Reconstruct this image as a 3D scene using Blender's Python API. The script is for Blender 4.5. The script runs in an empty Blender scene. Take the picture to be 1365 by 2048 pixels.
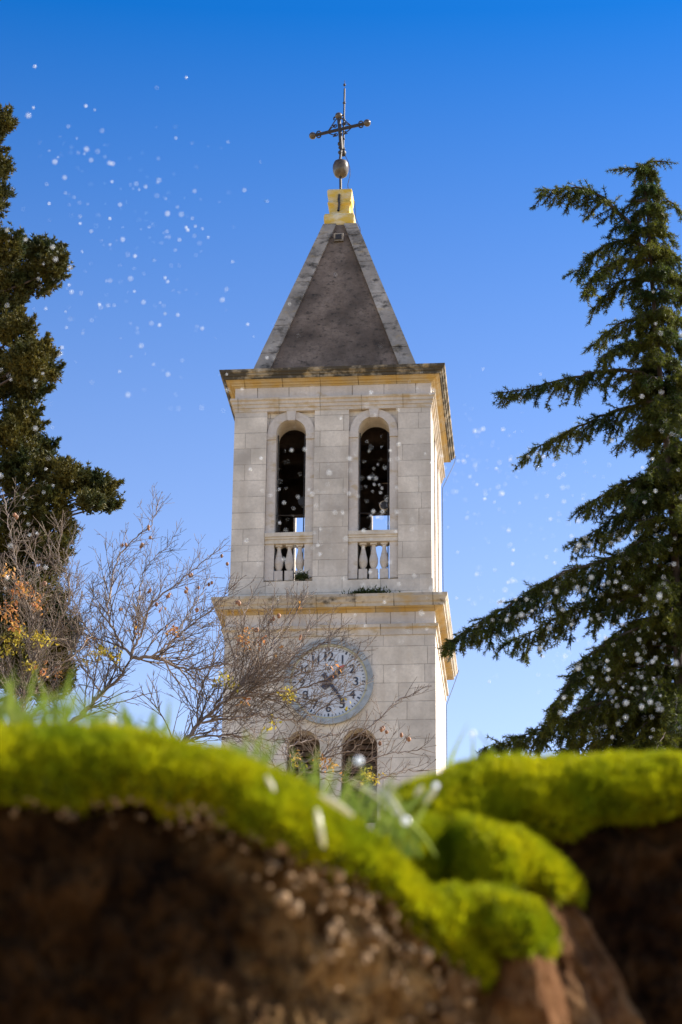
import bpy, bmesh, math, random
import numpy as np
from mathutils import Vector, noise as mnoise

# ------------------------------------------------------------------ camera, sky, sun, exposure
S = bpy.context.scene
COL = S.collection
CAM = np.array([5.3714, -57.7803, 0.0])
YAW, PITCH, ROLL = math.radians(-5.30), math.radians(23.0535), math.radians(0.5753)
FPX = 4836.0                                   # focal length in photograph pixels (85 mm on a 36 mm tall frame)
_cy, _sy, _cp, _sp = math.cos(YAW), math.sin(YAW), math.cos(PITCH), math.sin(PITCH)
DV = np.array([_sy * _cp, _cy * _cp, _sp])
R0 = np.array([_cy, -_sy, 0.0])
U0 = np.cross(R0, DV)
RV = math.cos(ROLL) * R0 + math.sin(ROLL) * U0
UV = -math.sin(ROLL) * R0 + math.cos(ROLL) * U0
FW = np.array([_sy, _cy, 0.0])                  # horizontal forward
Z = np.array([0, 0, 1.0])
GROUND = -1.4

cd = bpy.data.cameras.new('camera')
co = bpy.data.objects.new('camera', cd)
COL.objects.link(co)
from mathutils import Matrix
M = Matrix(((RV[0], UV[0], -DV[0], CAM[0]), (RV[1], UV[1], -DV[1], CAM[1]), (RV[2], UV[2], -DV[2], CAM[2]), (0, 0, 0, 1)))
co.matrix_world = M
cd.sensor_fit = 'VERTICAL'
cd.sensor_height = 36.0
cd.sensor_width = 24.0
cd.lens = FPX / 2048 * 36
cd.clip_start = 0.05
cd.clip_end = 3000
cd.dof.use_dof = True
cd.dof.focus_distance = 29.0
cd.dof.aperture_fstop = 8.5
cd.dof.aperture_blades = 0
S.camera = co

SUN_EL, SUN_AZ = math.radians(38), math.radians(73)      # azimuth clockwise from +Y
sun_dir = Vector((math.sin(SUN_AZ) * math.cos(SUN_EL), math.cos(SUN_AZ) * math.cos(SUN_EL), math.sin(SUN_EL)))
w = bpy.data.worlds.new('World')
S.world = w
w.use_nodes = True
nt = w.node_tree
bg = nt.nodes['Background']
sky = nt.nodes.new('ShaderNodeTexSky')
sky.sky_type = 'NISHITA'
sky.sun_disc = False
sky.sun_elevation = SUN_EL
sky.sun_rotation = SUN_AZ
sky.altitude = 0
sky.air_density = 1.0
sky.dust_density = 0.25
sky.ozone_density = 2.5
hs = nt.nodes.new('ShaderNodeHueSaturation')
hs.inputs['Saturation'].default_value = 1.08
hs.inputs['Value'].default_value = 0.30
gm = nt.nodes.new('ShaderNodeGamma')
gm.inputs['Gamma'].default_value = 1.5
gain = nt.nodes.new('ShaderNodeHueSaturation')
gain.inputs['Value'].default_value = 3.0
nt.links.new(sky.outputs[0], hs.inputs['Color'])
nt.links.new(hs.outputs[0], gm.inputs['Color'])
nt.links.new(gm.outputs[0], gain.inputs['Color'])
tcw = nt.nodes.new('ShaderNodeTexCoord'); spw = nt.nodes.new('ShaderNodeSeparateXYZ')
nt.links.new(tcw.outputs['Generated'], spw.inputs[0])
def up_range(a, b_, lo, hi):
    x = nt.nodes.new('ShaderNodeMapRange')
    for i_, v_ in enumerate((a, b_, lo, hi)): x.inputs[i_ + 1].default_value = v_
    nt.links.new(spw.outputs[2], x.inputs[0]); return x.outputs[0]
nt.links.new(up_range(0.27, 0.57, 0.64, 1.14), gain.inputs['Saturation'])     # paler towards the horizon, deeper overhead
nt.links.new(up_range(0.27, 0.57, 3.15, 2.85), gain.inputs['Value'])
nt.links.new(gain.outputs[0], bg.inputs[0])
bg.inputs[1].default_value = 0.10

sl = bpy.data.lights.new('sun', 'SUN')
sl.energy = 5.0
sl.angle = math.radians(0.5)
sl.color = (1.0, 0.93, 0.80)
so = bpy.data.objects.new('sun', sl)
COL.objects.link(so)
so.rotation_euler = sun_dir.to_track_quat('Z', 'Y').to_euler()
so.location = (40, -20, 60)

S.view_settings.view_transform = 'Standard'
S.view_settings.look = 'None'
S.view_settings.exposure = 1.3
S.view_settings.gamma = 1.0
S.cycles.use_denoising = True
S.cycles.max_bounces = 6
S.cycles.diffuse_bounces = 4
S.cycles.transmission_bounces = 4
S.cycles.caustics_reflective = False
S.cycles.caustics_refractive = False
S.cycles.sample_clamp_indirect = 8

rng = np.random.default_rng(7)
random.seed(7)

# ------------------------------------------------------------------ helpers
def ray(px, py):
    return DV + RV * (px - 682.5) / FPX - UV * (py - 1024) / FPX

def P(px, py, D):
    """The point at horizontal distance D in front of the lens seen at a spot of the photograph."""
    v = ray(px, py)
    return CAM + v * (D / (v @ FW))

def tag(o, label=None, cat=None, group=None, kind=None):
    if label: o['label'] = label
    if cat: o['category'] = cat
    if group: o['group'] = group
    if kind: o['kind'] = kind
    return o

def empty(name, loc):
    o = bpy.data.objects.new(name, None)
    COL.objects.link(o)
    o.location = loc
    o.empty_display_size = 0.2
    return o

def wloc(o):
    p = np.zeros(3)
    while o is not None:
        p += np.array(o.location)
        o = o.parent
    return p

def obj_np(name, V, F, mat, parent=None, smooth=False, loc=None):
    """V in world coordinates (N,3); F an (M,k) array or a list of face tuples."""
    me = bpy.data.meshes.new(name)
    V = np.asarray(V, dtype=np.float64)
    off = wloc(parent) if parent is not None else np.zeros(3)
    if loc is not None:
        off = np.asarray(loc, float)
    Vl = (V - off).astype(np.float32)
    if isinstance(F, np.ndarray):
        n, k = F.shape
        me.vertices.add(len(Vl)); me.vertices.foreach_set('co', Vl.ravel())
        me.loops.add(n * k); me.loops.foreach_set('vertex_index', F.astype(np.int32).ravel())
        me.polygons.add(n)
        me.polygons.foreach_set('loop_start', np.arange(0, n * k, k, dtype=np.int32))
        me.polygons.foreach_set('loop_total', np.full(n, k, dtype=np.int32))
        me.update(calc_edges=True)
    else:
        me.from_pydata(Vl.tolist(), [], [list(map(int, f)) for f in F])
    me.validate()
    if smooth:
        me.polygons.foreach_set('use_smooth', np.ones(len(me.polygons), dtype=bool))
    me.materials.append(mat)
    o = bpy.data.objects.new(name, me)
    COL.objects.link(o)
    if parent is not None:
        o.parent = parent
        if loc is not None:
            o.location = np.asarray(loc) - wloc(parent)
    elif loc is not None:
        o.location = loc
    return o

class MB:
    def __init__(s): s.v = []; s.f = []
    def add(s, V, F):
        n = len(s.v)
        s.v.extend([tuple(map(float, q)) for q in V])
        s.f.extend([tuple(int(i) + n for i in f) for f in F])
    def box(s, x0, x1, y0, y1, z0, z1):
        V = [(x, y, z) for z in (z0, z1) for y in (y0, y1) for x in (x0, x1)]
        s.add(V, [(0, 2, 3, 1), (4, 5, 7, 6), (0, 1, 5, 4), (2, 6, 7, 3), (0, 4, 6, 2), (1, 3, 7, 5)])
    def loft(s, rings, cap=True):
        n = len(rings[0]); V = [p for r in rings for p in r]; F = []
        for i in range(len(rings) - 1):
            for j in range(n):
                k = (j + 1) % n
                F.append((i * n + j, i * n + k, (i + 1) * n + k, (i + 1) * n + j))
        if cap:
            F.append(tuple(range(n - 1, -1, -1)))
            F.append(tuple((len(rings) - 1) * n + j for j in range(n)))
        s.add(V, F)
    def square(s, prof, cx=0, cy=0, cap=True):
        s.loft([[(cx - h, cy - h, z), (cx + h, cy - h, z), (cx + h, cy + h, z), (cx - h, cy + h, z)] for h, z in prof], cap)
    def lathe(s, prof, c=(0, 0, 0), n=16):
        s.loft([[(c[0] + r * math.cos(2 * math.pi * j / n), c[1] + r * math.sin(2 * math.pi * j / n), c[2] + z) for j in range(n)] for r, z in prof])
    def ball(s, c, r, n=14, sq=1.0):
        s.lathe([(max(r * math.sin(math.pi * i / 10), 1e-4), -r * sq * math.cos(math.pi * i / 10)) for i in range(11)], c, n)
    def tube(s, pts, rad, n=6):
        V, F = tube_np(np.asarray(pts, float), np.full(len(pts), rad) if np.isscalar(rad) else np.asarray(rad), n)
        s.add(V, F)
    def polyhole(s, outer, holes, T, depth):
        """Flat polygon with holes in (a,b), mapped by T(a,b,t), with thickness depth (t from 0 to depth)."""
        bm = bmesh.new(); ed = []
        for lp in [outer] + holes:
            vs = [bm.verts.new((a, b, 0)) for a, b in lp]
            for i in range(len(vs)): ed.append(bm.edges.new((vs[i], vs[(i + 1) % len(vs)])))
        bmesh.ops.triangle_fill(bm, use_beauty=True, edges=ed)
        r = bmesh.ops.extrude_face_region(bm, geom=list(bm.faces))
        for v in r['geom']:
            if isinstance(v, bmesh.types.BMVert): v.co.z = depth
        bmesh.ops.recalc_face_normals(bm, faces=list(bm.faces))
        bm.verts.index_update()
        V = [T(v.co.x, v.co.y, v.co.z) for v in bm.verts]
        F = [[v.index for v in f.verts] for f in bm.faces]
        bm.free(); s.add(V, F)
    def build(s, name, mat, parent=None, smooth=False, loc=None):
        o = obj_np(name, np.array(s.v), s.f, mat, parent, smooth, loc)
        bm = bmesh.new(); bm.from_mesh(o.data); bmesh.ops.recalc_face_normals(bm, faces=list(bm.faces)); bm.to_mesh(o.data); bm.free()
        if smooth: smooth_by_angle(o)
        return o

def smooth_by_angle(o, ang=40):
    me = o.data
    bm = bmesh.new(); bm.from_mesh(me)
    for e in bm.edges:
        if len(e.link_faces) == 2 and e.calc_face_angle(0) > math.radians(ang): e.smooth = False
    bm.to_mesh(me); bm.free()

def tube_np(pts, rad, n=5):
    """A tapering tube along pts; returns verts and quad faces."""
    m = len(pts)
    t = np.gradient(pts, axis=0); t /= np.maximum(np.linalg.norm(t, axis=1, keepdims=True), 1e-9)
    ref = np.array([0.31, 0.83, 0.46])
    a = np.cross(t, ref); a /= np.maximum(np.linalg.norm(a, axis=1, keepdims=True), 1e-9)
    b = np.cross(t, a)
    ang = np.arange(n) * 2 * np.pi / n
    V = pts[:, None, :] + rad[:, None, None] * (np.cos(ang)[None, :, None] * a[:, None, :] + np.sin(ang)[None, :, None] * b[:, None, :])
    i = np.arange(m - 1)[:, None]; j = np.arange(n)[None, :]; k = (j + 1) % n
    F = np.stack([i * n + j, i * n + k, (i + 1) * n + k, (i + 1) * n + j], -1).reshape(-1, 4)
    return V.reshape(-1, 3), F

class Acc:
    """Collects numpy vertex and face arrays."""
    def __init__(s): s.V = []; s.F = []; s.n = 0
    def add(s, V, F):
        s.V.append(V); s.F.append(F + s.n); s.n += len(V)
    def build(s, name, mat, parent=None, smooth=False):
        return obj_np(name, np.concatenate(s.V), np.concatenate(s.F), mat, parent, smooth)

def resample(pts, step):
    pts = np.asarray(pts, float)
    # Catmull-Rom through the points, then even spacing
    q = np.vstack([2 * pts[0] - pts[1], pts, 2 * pts[-1] - pts[-2]])
    out = []
    for i in range(1, len(q) - 2):
        for t in np.linspace(0, 1, 8, endpoint=False):
            out.append(0.5 * ((2 * q[i]) + (-q[i - 1] + q[i + 1]) * t + (2 * q[i - 1] - 5 * q[i] + 4 * q[i + 1] - q[i + 2]) * t ** 2 + (-q[i - 1] + 3 * q[i] - 3 * q[i + 1] + q[i + 2]) * t ** 3))
    out.append(pts[-1]); out = np.array(out)
    s = np.concatenate([[0], np.cumsum(np.linalg.norm(np.diff(out, axis=0), axis=1))])
    n = max(3, int(s[-1] / step) + 1)
    ss = np.linspace(0, s[-1], n)
    return np.stack([np.interp(ss, s, out[:, k]) for k in range(3)], 1)

# ------------------------------------------------------------------ materials
def newmat(name):
    m = bpy.data.materials.new(name); m.use_nodes = True
    n = m.node_tree; b = n.nodes['Principled BSDF']
    return m, n, b

def N(n, typ, **kw):
    x = n.nodes.new(typ)
    for k, v in kw.items(): setattr(x, k, v)
    return x

def mixc(n, fac, a, b, mode='MIX'):
    x = N(n, 'ShaderNodeMix', data_type='RGBA', blend_type=mode)
    for sock, val in ((x.inputs[0], fac), (x.inputs[6], a), (x.inputs[7], b)):
        if isinstance(val, (float, int)): sock.default_value = val
        elif isinstance(val, tuple): sock.default_value = val if len(val) == 4 else (*val, 1)
        else: n.links.new(val, sock)
    return x.outputs[2]

def mth(n, op, a, b=None):
    x = N(n, 'ShaderNodeMath', operation=op)
    for i, val in enumerate((a, b)):
        if val is None: continue
        if isinstance(val, (float, int)): x.inputs[i].default_value = val
        else: n.links.new(val, x.inputs[i])
    return x.outputs[0]

def ramp(n, src, lo, hi):
    x = N(n, 'ShaderNodeMapRange')
    x.inputs[1].default_value = lo; x.inputs[2].default_value = hi
    n.links.new(src, x.inputs[0])
    return x.outputs[0]

def noise(n, vec, scale, detail=4, rough=0.55):
    x = N(n, 'ShaderNodeTexNoise'); x.inputs['Scale'].default_value = scale
    x.inputs['Detail'].default_value = detail; x.inputs['Roughness'].default_value = rough
    n.links.new(vec, x.inputs['Vector'])
    return x.outputs['Fac']

def mapping(n, vec, scale=(1, 1, 1), loc=(0, 0, 0)):
    x = N(n, 'ShaderNodeMapping'); x.inputs['Scale'].default_value = scale; x.inputs['Location'].default_value = loc
    n.links.new(vec, x.inputs['Vector'])
    return x.outputs[0]

def facade_uv(n):
    """(x or y, z) of the object, by which way the face looks."""
    tc = N(n, 'ShaderNodeTexCoord'); sp = N(n, 'ShaderNodeSeparateXYZ'); n.links.new(tc.outputs['Object'], sp.inputs[0])
    sn = N(n, 'ShaderNodeSeparateXYZ'); n.links.new(tc.outputs['Normal'], sn.inputs[0])
    side = mth(n, 'GREATER_THAN', mth(n, 'ABSOLUTE', sn.outputs[0]), mth(n, 'ABSOLUTE', sn.outputs[1]))
    u = mth(n, 'ADD', mth(n, 'MULTIPLY', sp.outputs[0], mth(n, 'SUBTRACT', 1.0, side)), mth(n, 'MULTIPLY', sp.outputs[1], side))
    c = N(n, 'ShaderNodeCombineXYZ'); n.links.new(u, c.inputs[0]); n.links.new(sp.outputs[2], c.inputs[1])
    return tc.outputs['Object'], c.outputs[0]

def stone_mat(name, base, row=None, width=0.8, mortar=0.010, ochre=0.0, black=0.0, var=0.12, joint=(0.16, 0.13, 0.10), zoff=0.0, bump=0.25, blacklo=0.5, jop=0.75, ocol=(0.36, 0.245, 0.10), gritty=0.45, bscale=2.6):
    m, n, b = newmat(name)
    obj, uv = facade_uv(n)
    lo = tuple(c * (1 - var * 1.6) for c in base); hi = tuple(min(1, c * (1 + var)) for c in base)
    col = mixc(n, ramp(n, noise(n, obj, 1.3, 6), 0.3, 0.7), lo, hi)
    fine = noise(n, obj, 14, 6, 0.7)
    col = mixc(n, mth(n, 'MULTIPLY', ramp(n, fine, 0.42, 0.72), gritty), col, tuple(c * 0.62 for c in base))
    streak = noise(n, mapping(n, obj, (3.5, 3.5, 0.35)), 1.0, 4)
    col = mixc(n, mth(n, 'MULTIPLY', ramp(n, streak, 0.48, 0.70), 0.45), col, (base[0] * 0.7, base[1] * 0.66, base[2] * 0.62))
    h = fine
    if row:
        br = N(n, 'ShaderNodeTexBrick')
        br.offset = 0.37; br.squash = 1.35; br.squash_frequency = 3; br.offset_frequency = 2
        dist = N(n, 'ShaderNodeTexNoise'); dist.inputs['Scale'].default_value = 2.5
        n.links.new(uv, dist.inputs['Vector'])
        vm = N(n, 'ShaderNodeVectorMath', operation='MULTIPLY_ADD'); vm.inputs[1].default_value = (0.02, 0.012, 0); 
        n.links.new(dist.outputs['Color'], vm.inputs[0]); n.links.new(mapping(n, uv, loc=(0.3, zoff, 0)), vm.inputs[2])
        n.links.new(vm.outputs[0], br.inputs['Vector'])
        br.inputs['Scale'].default_value = 1; br.inputs['Mortar Size'].default_value = mortar
        br.inputs['Mortar Smooth'].default_value = 0.3
        br.inputs['Brick Width'].default_value = width; br.inputs['Row Height'].default_value = row
        br.inputs['Color1'].default_value = (0.82, 0.81, 0.81, 1); br.inputs['Color2'].default_value = (1.06, 1.04, 1.01, 1); br.inputs['Mortar'].default_value = (0.8, 0.8, 0.8, 1)
        br.inputs['Bias'].default_value = 0.1
        col = mixc(n, 0.8, col, br.outputs['Color'], 'MULTIPLY')
        jn = mth(n, 'MULTIPLY', br.outputs['Fac'], ramp(n, noise(n, obj, 2.2, 3), 0.30, 0.6))
        col = mixc(n, mth(n, 'MULTIPLY', jn, jop), col, joint)
        h = mth(n, 'SUBTRACT', fine, mth(n, 'MULTIPLY', br.outputs['Fac'], 0.6))
    if ochre:
        of = mth(n, 'MULTIPLY', ramp(n, noise(n, mapping(n, obj, (1, 1, 2.2)), 2.4, 5, 0.6), 0.62 - 0.35 * ochre, 0.72 - 0.2 * ochre), min(1, 0.4 + ochre * 0.6))
        col = mixc(n, of, col, ocol)
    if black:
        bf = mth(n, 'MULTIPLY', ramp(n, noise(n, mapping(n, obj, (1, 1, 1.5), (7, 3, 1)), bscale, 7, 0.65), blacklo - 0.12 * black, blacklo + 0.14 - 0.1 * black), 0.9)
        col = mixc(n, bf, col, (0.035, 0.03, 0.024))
    n.links.new(col, b.inputs['Base Color'])
    b.inputs['Roughness'].default_value = 0.9
    b.inputs['Specular IOR Level'].default_value = 0.2
    bp = N(n, 'ShaderNodeBump'); bp.inputs['Strength'].default_value = bump; bp.inputs['Distance'].default_value = 0.03
    n.links.new(h, bp.inputs['Height']); n.links.new(bp.outputs[0], b.inputs['Normal'])
    return m

def plain_mat(name, col, rough=0.6, metal=0.0, var=0.25, scale=20, spec=0.4, trans=0.0, tcol=None):
    m, n, b = newmat(name)
    tc = N(n, 'ShaderNodeTexCoord')
    f = ramp(n, noise(n, tc.outputs['Object'], scale, 4), 0.3, 0.7)
    c = mixc(n, f, tuple(x * (1 - var) for x in col), tuple(min(1, x * (1 + var)) for x in col))
    n.links.new(c, b.inputs['Base Color'])
    b.inputs['Roughness'].default_value = rough; b.inputs['Metallic'].default_value = metal
    b.inputs['Specular IOR Level'].default_value = spec
    if trans:
        t = N(n, 'ShaderNodeBsdfTranslucent')
        if tcol: t.inputs['Color'].default_value = (*tcol, 1)
        else: n.links.new(c, t.inputs['Color'])
        mx = N(n, 'ShaderNodeMixShader'); mx.inputs[0].default_value = trans
        n.links.new(b.outputs[0], mx.inputs[1]); n.links.new(t.outputs[0], mx.inputs[2])
        n.links.new(mx.outputs[0], n.nodes['Material Output'].inputs['Surface'])
    return m

def leaf_mat(name, c1, c2, c3, scale, trans=0.35, rough=0.6, spec=0.25):
    m, n, b = newmat(name)
    tc = N(n, 'ShaderNodeTexCoord')
    g = N(n, 'ShaderNodeNewGeometry')
    f = ramp(n, noise(n, tc.outputs['Object'], scale, 3), 0.35, 0.65)
    col = mixc(n, f, c1, c2)
    col = mixc(n, mth(n, 'MULTIPLY', g.outputs['Random Per Island'], 0.6), col, c3)
    n.links.new(col, b.inputs['Base Color'])
    b.inputs['Roughness'].default_value = rough; b.inputs['Specular IOR Level'].default_value = spec
    t = N(n, 'ShaderNodeBsdfTranslucent'); n.links.new(col, t.inputs['Color'])
    mx = N(n, 'ShaderNodeMixShader'); mx.inputs[0].default_value = trans
    n.links.new(b.outputs[0], mx.inputs[1]); n.links.new(t.outputs[0], mx.inputs[2])
    n.links.new(mx.outputs[0], n.nodes['Material Output'].inputs['Surface'])
    return m

LIME = (0.61, 0.545, 0.475)
M_wall = stone_mat('limestone_ashlar', LIME, var=0.2, black=0.05, blacklo=0.74, row=0.44, width=0.95, mortar=0.011, jop=0.5)
M_wall_low = stone_mat('limestone_ashlar_low', LIME, var=0.2, black=0.05, blacklo=0.74, row=0.47, width=1.0, mortar=0.011, zoff=0.2, jop=0.5)
M_trim = stone_mat('limestone_trim', (0.54, 0.48, 0.43), ochre=0.22, var=0.1)
M_rail = stone_mat('limestone_rail', (0.56, 0.49, 0.41), ochre=0.28, var=0.1)
M_arch = stone_mat('limestone_band', (0.54, 0.475, 0.41), row=3.0, width=0.78, mortar=0.014, ochre=0.35, joint=(0.10, 0.075, 0.05), zoff=1.2)
M_frieze = stone_mat('limestone_frieze', (0.55, 0.49, 0.45), row=3.0, width=0.60, mortar=0.014, ochre=0.12, joint=(0.12, 0.09, 0.06), zoff=1.2)
M_bed = stone_mat('limestone_bed_mould', (0.46, 0.36, 0.22), ocol=(0.42, 0.265, 0.07), row=3.0, width=0.72, mortar=0.016, ochre=0.6, joint=(0.08, 0.05, 0.03), zoff=1.2)  # ochre of lichen, with warm bounce light mixed into the colour
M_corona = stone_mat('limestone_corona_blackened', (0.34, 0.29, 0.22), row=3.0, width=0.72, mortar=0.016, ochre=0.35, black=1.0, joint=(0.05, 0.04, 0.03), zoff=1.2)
M_corona_low = stone_mat('limestone_corona_stained', (0.44, 0.385, 0.32), row=3.0, width=0.95, mortar=0.016, ochre=0.35, black=0.35, joint=(0.06, 0.05, 0.03), zoff=1.2, blacklo=0.6)
M_spire = stone_mat('spire_render_grey', (0.185, 0.135, 0.102), var=0.45, black=0.55, bump=0.6, blacklo=0.60, gritty=0.9, bscale=6.5)
M_hip = stone_mat('hip_stone', (0.37, 0.315, 0.26), var=0.35, black=0.6, ochre=0.15, gritty=0.7, bump=0.4, blacklo=0.58)
M_finial = stone_mat('finial_bounce_gold', (0.62, 0.53, 0.36), ocol=(0.56, 0.35, 0.02), ochre=0.74, var=0.18, black=0.1, blacklo=0.7)  # golden bounced light painted into the yellowish base colour
M_shade_lining = plain_mat('shade_dark_lining', (0.045, 0.03, 0.025), 0.95, var=0.5, scale=3)  # dark colour stands in for shade inside the belfry
M_iron = plain_mat('wrought_iron', (0.035, 0.03, 0.028), 0.55, 0.3, scale=30)
M_bronze = plain_mat('weathered_ball', (0.085, 0.062, 0.040), 0.30, 0.1, scale=12, var=0.4)
M_dial = plain_mat('clock_enamel', (0.46, 0.48, 0.53), 0.4, var=0.04, scale=3)
M_rim = plain_mat('clock_rim_metal', (0.27, 0.285, 0.295), 0.5, 0.1, var=0.25, scale=5)
M_brass = plain_mat('brass_ring', (0.42, 0.36, 0.22), 0.4, 0.4, scale=9)
M_numeral = plain_mat('dial_black', (0.025, 0.03, 0.05), 0.5)
M_hand = plain_mat('hand_dark', (0.035, 0.04, 0.065), 0.5)
M_handred = plain_mat('hand_red_tip', (0.45, 0.06, 0.07), 0.5)
M_louvre = plain_mat('louvre_wood', (0.09, 0.055, 0.035), 0.8, scale=6, var=0.5)
M_lamp = plain_mat('lamp_beige', (0.45, 0.33, 0.2), 0.5)
M_bark = plain_mat('cedar_bark', (0.06, 0.042, 0.034), 0.9, scale=9, var=0.4)
M_twig = plain_mat('grey_limb', (0.22, 0.165, 0.135), 0.7, scale=1.6, var=0.5)
M_fine = leaf_mat('red_brown_twig', (0.045, 0.028, 0.020), (0.11, 0.066, 0.044), (0.27, 0.20, 0.14), 1.5, 0.0)
M_cedar = leaf_mat('cedar_needles', (0.030, 0.052, 0.008), (0.16, 0.155, 0.014), (0.022, 0.042, 0.008), 2.0, 0.42, 0.55, 0.3)
M_cypress = leaf_mat('cypress_sprays', (0.030, 0.042, 0.011), (0.15, 0.115, 0.018), (0.018, 0.028, 0.009), 2.6, 0.25, 0.6, 0.25)
M_leaf_or = leaf_mat('leaf_orange', (0.50, 0.20, 0.05), (0.55, 0.33, 0.06), (0.45, 0.14, 0.10), 3, 0.45)
M_leaf_ye = leaf_mat('leaf_yellow', (0.50, 0.40, 0.05), (0.36, 0.36, 0.05), (0.55, 0.32, 0.04), 3, 0.45)
M_pod = plain_mat('seed_pod', (0.26, 0.12, 0.06), 0.6, scale=15, var=0.5)
M_moss = leaf_mat('moss_shoots', (0.20, 0.24, 0.004), (0.50, 0.45, 0.004), (0.11, 0.17, 0.004), 12, 0.45, 0.7, 0.1)
M_mossbase = plain_mat('moss_cushion', (0.035, 0.045, 0.003), 0.95, scale=40, var=0.5, spec=0.1)
M_grass = leaf_mat('grass_blade', (0.16, 0.26, 0.02), (0.28, 0.36, 0.04), (0.36, 0.36, 0.10), 8, 0.4, 0.5, 0.15)
M_straw = plain_mat('dry_straw', (0.66, 0.62, 0.40), 0.3, scale=30, var=0.15, spec=0.6, trans=0.3)
M_drop = plain_mat('water_drop', (0.92, 0.94, 0.97), 0.15, var=0.02, spec=1.0, trans=0.35)
M_tuft = leaf_mat('wall_plant_leaf', (0.03, 0.05, 0.012), (0.05, 0.07, 0.015), (0.02, 0.03, 0.01), 6, 0.2)

def soil_mat(name, dark, light, scale=22, tan=None):
    m, n, b = newmat(name)
    tc = N(n, 'ShaderNodeTexCoord'); o = tc.outputs['Object']
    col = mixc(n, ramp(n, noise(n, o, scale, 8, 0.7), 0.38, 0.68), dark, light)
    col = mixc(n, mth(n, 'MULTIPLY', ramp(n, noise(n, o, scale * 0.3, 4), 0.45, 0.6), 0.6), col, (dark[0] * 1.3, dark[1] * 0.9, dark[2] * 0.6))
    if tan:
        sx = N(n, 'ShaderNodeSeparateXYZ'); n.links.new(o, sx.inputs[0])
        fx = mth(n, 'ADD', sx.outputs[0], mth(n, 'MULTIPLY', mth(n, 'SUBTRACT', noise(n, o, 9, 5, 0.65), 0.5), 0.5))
        sunlit_soil = mixc(n, ramp(n, noise(n, o, scale * 1.7, 8, 0.75), 0.4, 0.66), (0.055, 0.024, 0.008), (0.46, 0.27, 0.11))
        col = mixc(n, ramp(n, fx, *tan), col, sunlit_soil)  # blends along X into a sunlit tone, light put into the colour
    vo = N(n, 'ShaderNodeTexVoronoi'); vo.inputs['Scale'].default_value = scale * 4; n.links.new(o, vo.inputs['Vector'])
    sp = mth(n, 'MULTIPLY', mth(n, 'LESS_THAN', vo.outputs['Distance'], 0.22), mth(n, 'GREATER_THAN', noise(n, o, scale * 1.1, 2), 0.55))
    col = mixc(n, mth(n, 'MULTIPLY', sp, 0.0), col, (0.42, 0.34, 0.25))
    n.links.new(col, b.inputs['Base Color']); b.inputs['Roughness'].default_value = 0.9; b.inputs['Specular IOR Level'].default_value = 0.08
    bp = N(n, 'ShaderNodeBump'); bp.inputs['Strength'].default_value = 0.8; bp.inputs['Distance'].default_value = 0.01
    n.links.new(noise(n, o, scale * 2, 8, 0.75), bp.inputs['Height']); n.links.new(bp.outputs[0], b.inputs['Normal'])
    return m
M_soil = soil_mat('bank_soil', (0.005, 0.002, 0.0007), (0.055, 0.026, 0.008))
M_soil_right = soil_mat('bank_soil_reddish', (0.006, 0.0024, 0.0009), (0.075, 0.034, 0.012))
M_soil_sunlit_end = soil_mat('bank_soil_sunlit_end', (0.004, 0.0015, 0.0005), (0.065, 0.030, 0.010), tan=(0.23, 0.40))  # shaded left and sunlit right painted into the soil colour
M_rock = soil_mat('tan_stone', (0.07, 0.032, 0.012), (0.30, 0.17, 0.08), 30)
M_crumb = plain_mat('earth_crumb', (0.22, 0.135, 0.07), 0.75, scale=60, var=0.8, spec=0.2)
M_ground = soil_mat('dry_ground', (0.26, 0.21, 0.125), (0.44, 0.36, 0.23), 0.6)

# ------------------------------------------------------------------ ground
g = MB(); g.add([(-900, -900, GROUND), (900, -900, GROUND), (900, 1500, GROUND), (-900, 1500, GROUND)], [(0, 1, 2, 3)])
tag(g.build('ground', M_ground), kind='structure')

# ------------------------------------------------------------------ bell tower
tower = empty('bell_tower', (0, 0, GROUND))
tag(tower, 'tall pale limestone bell tower with a clock and a steep grey spire', 'bell tower')

def arch_pts(x0, x1, zb, zs, n=18):
    c, r = (x0 + x1) / 2, (x1 - x0) / 2
    return [(x0, zb), (x1, zb)] + [(c + r * math.cos(math.pi * i / n), zs + r * math.sin(math.pi * i / n)) for i in range(n + 1)]

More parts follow.
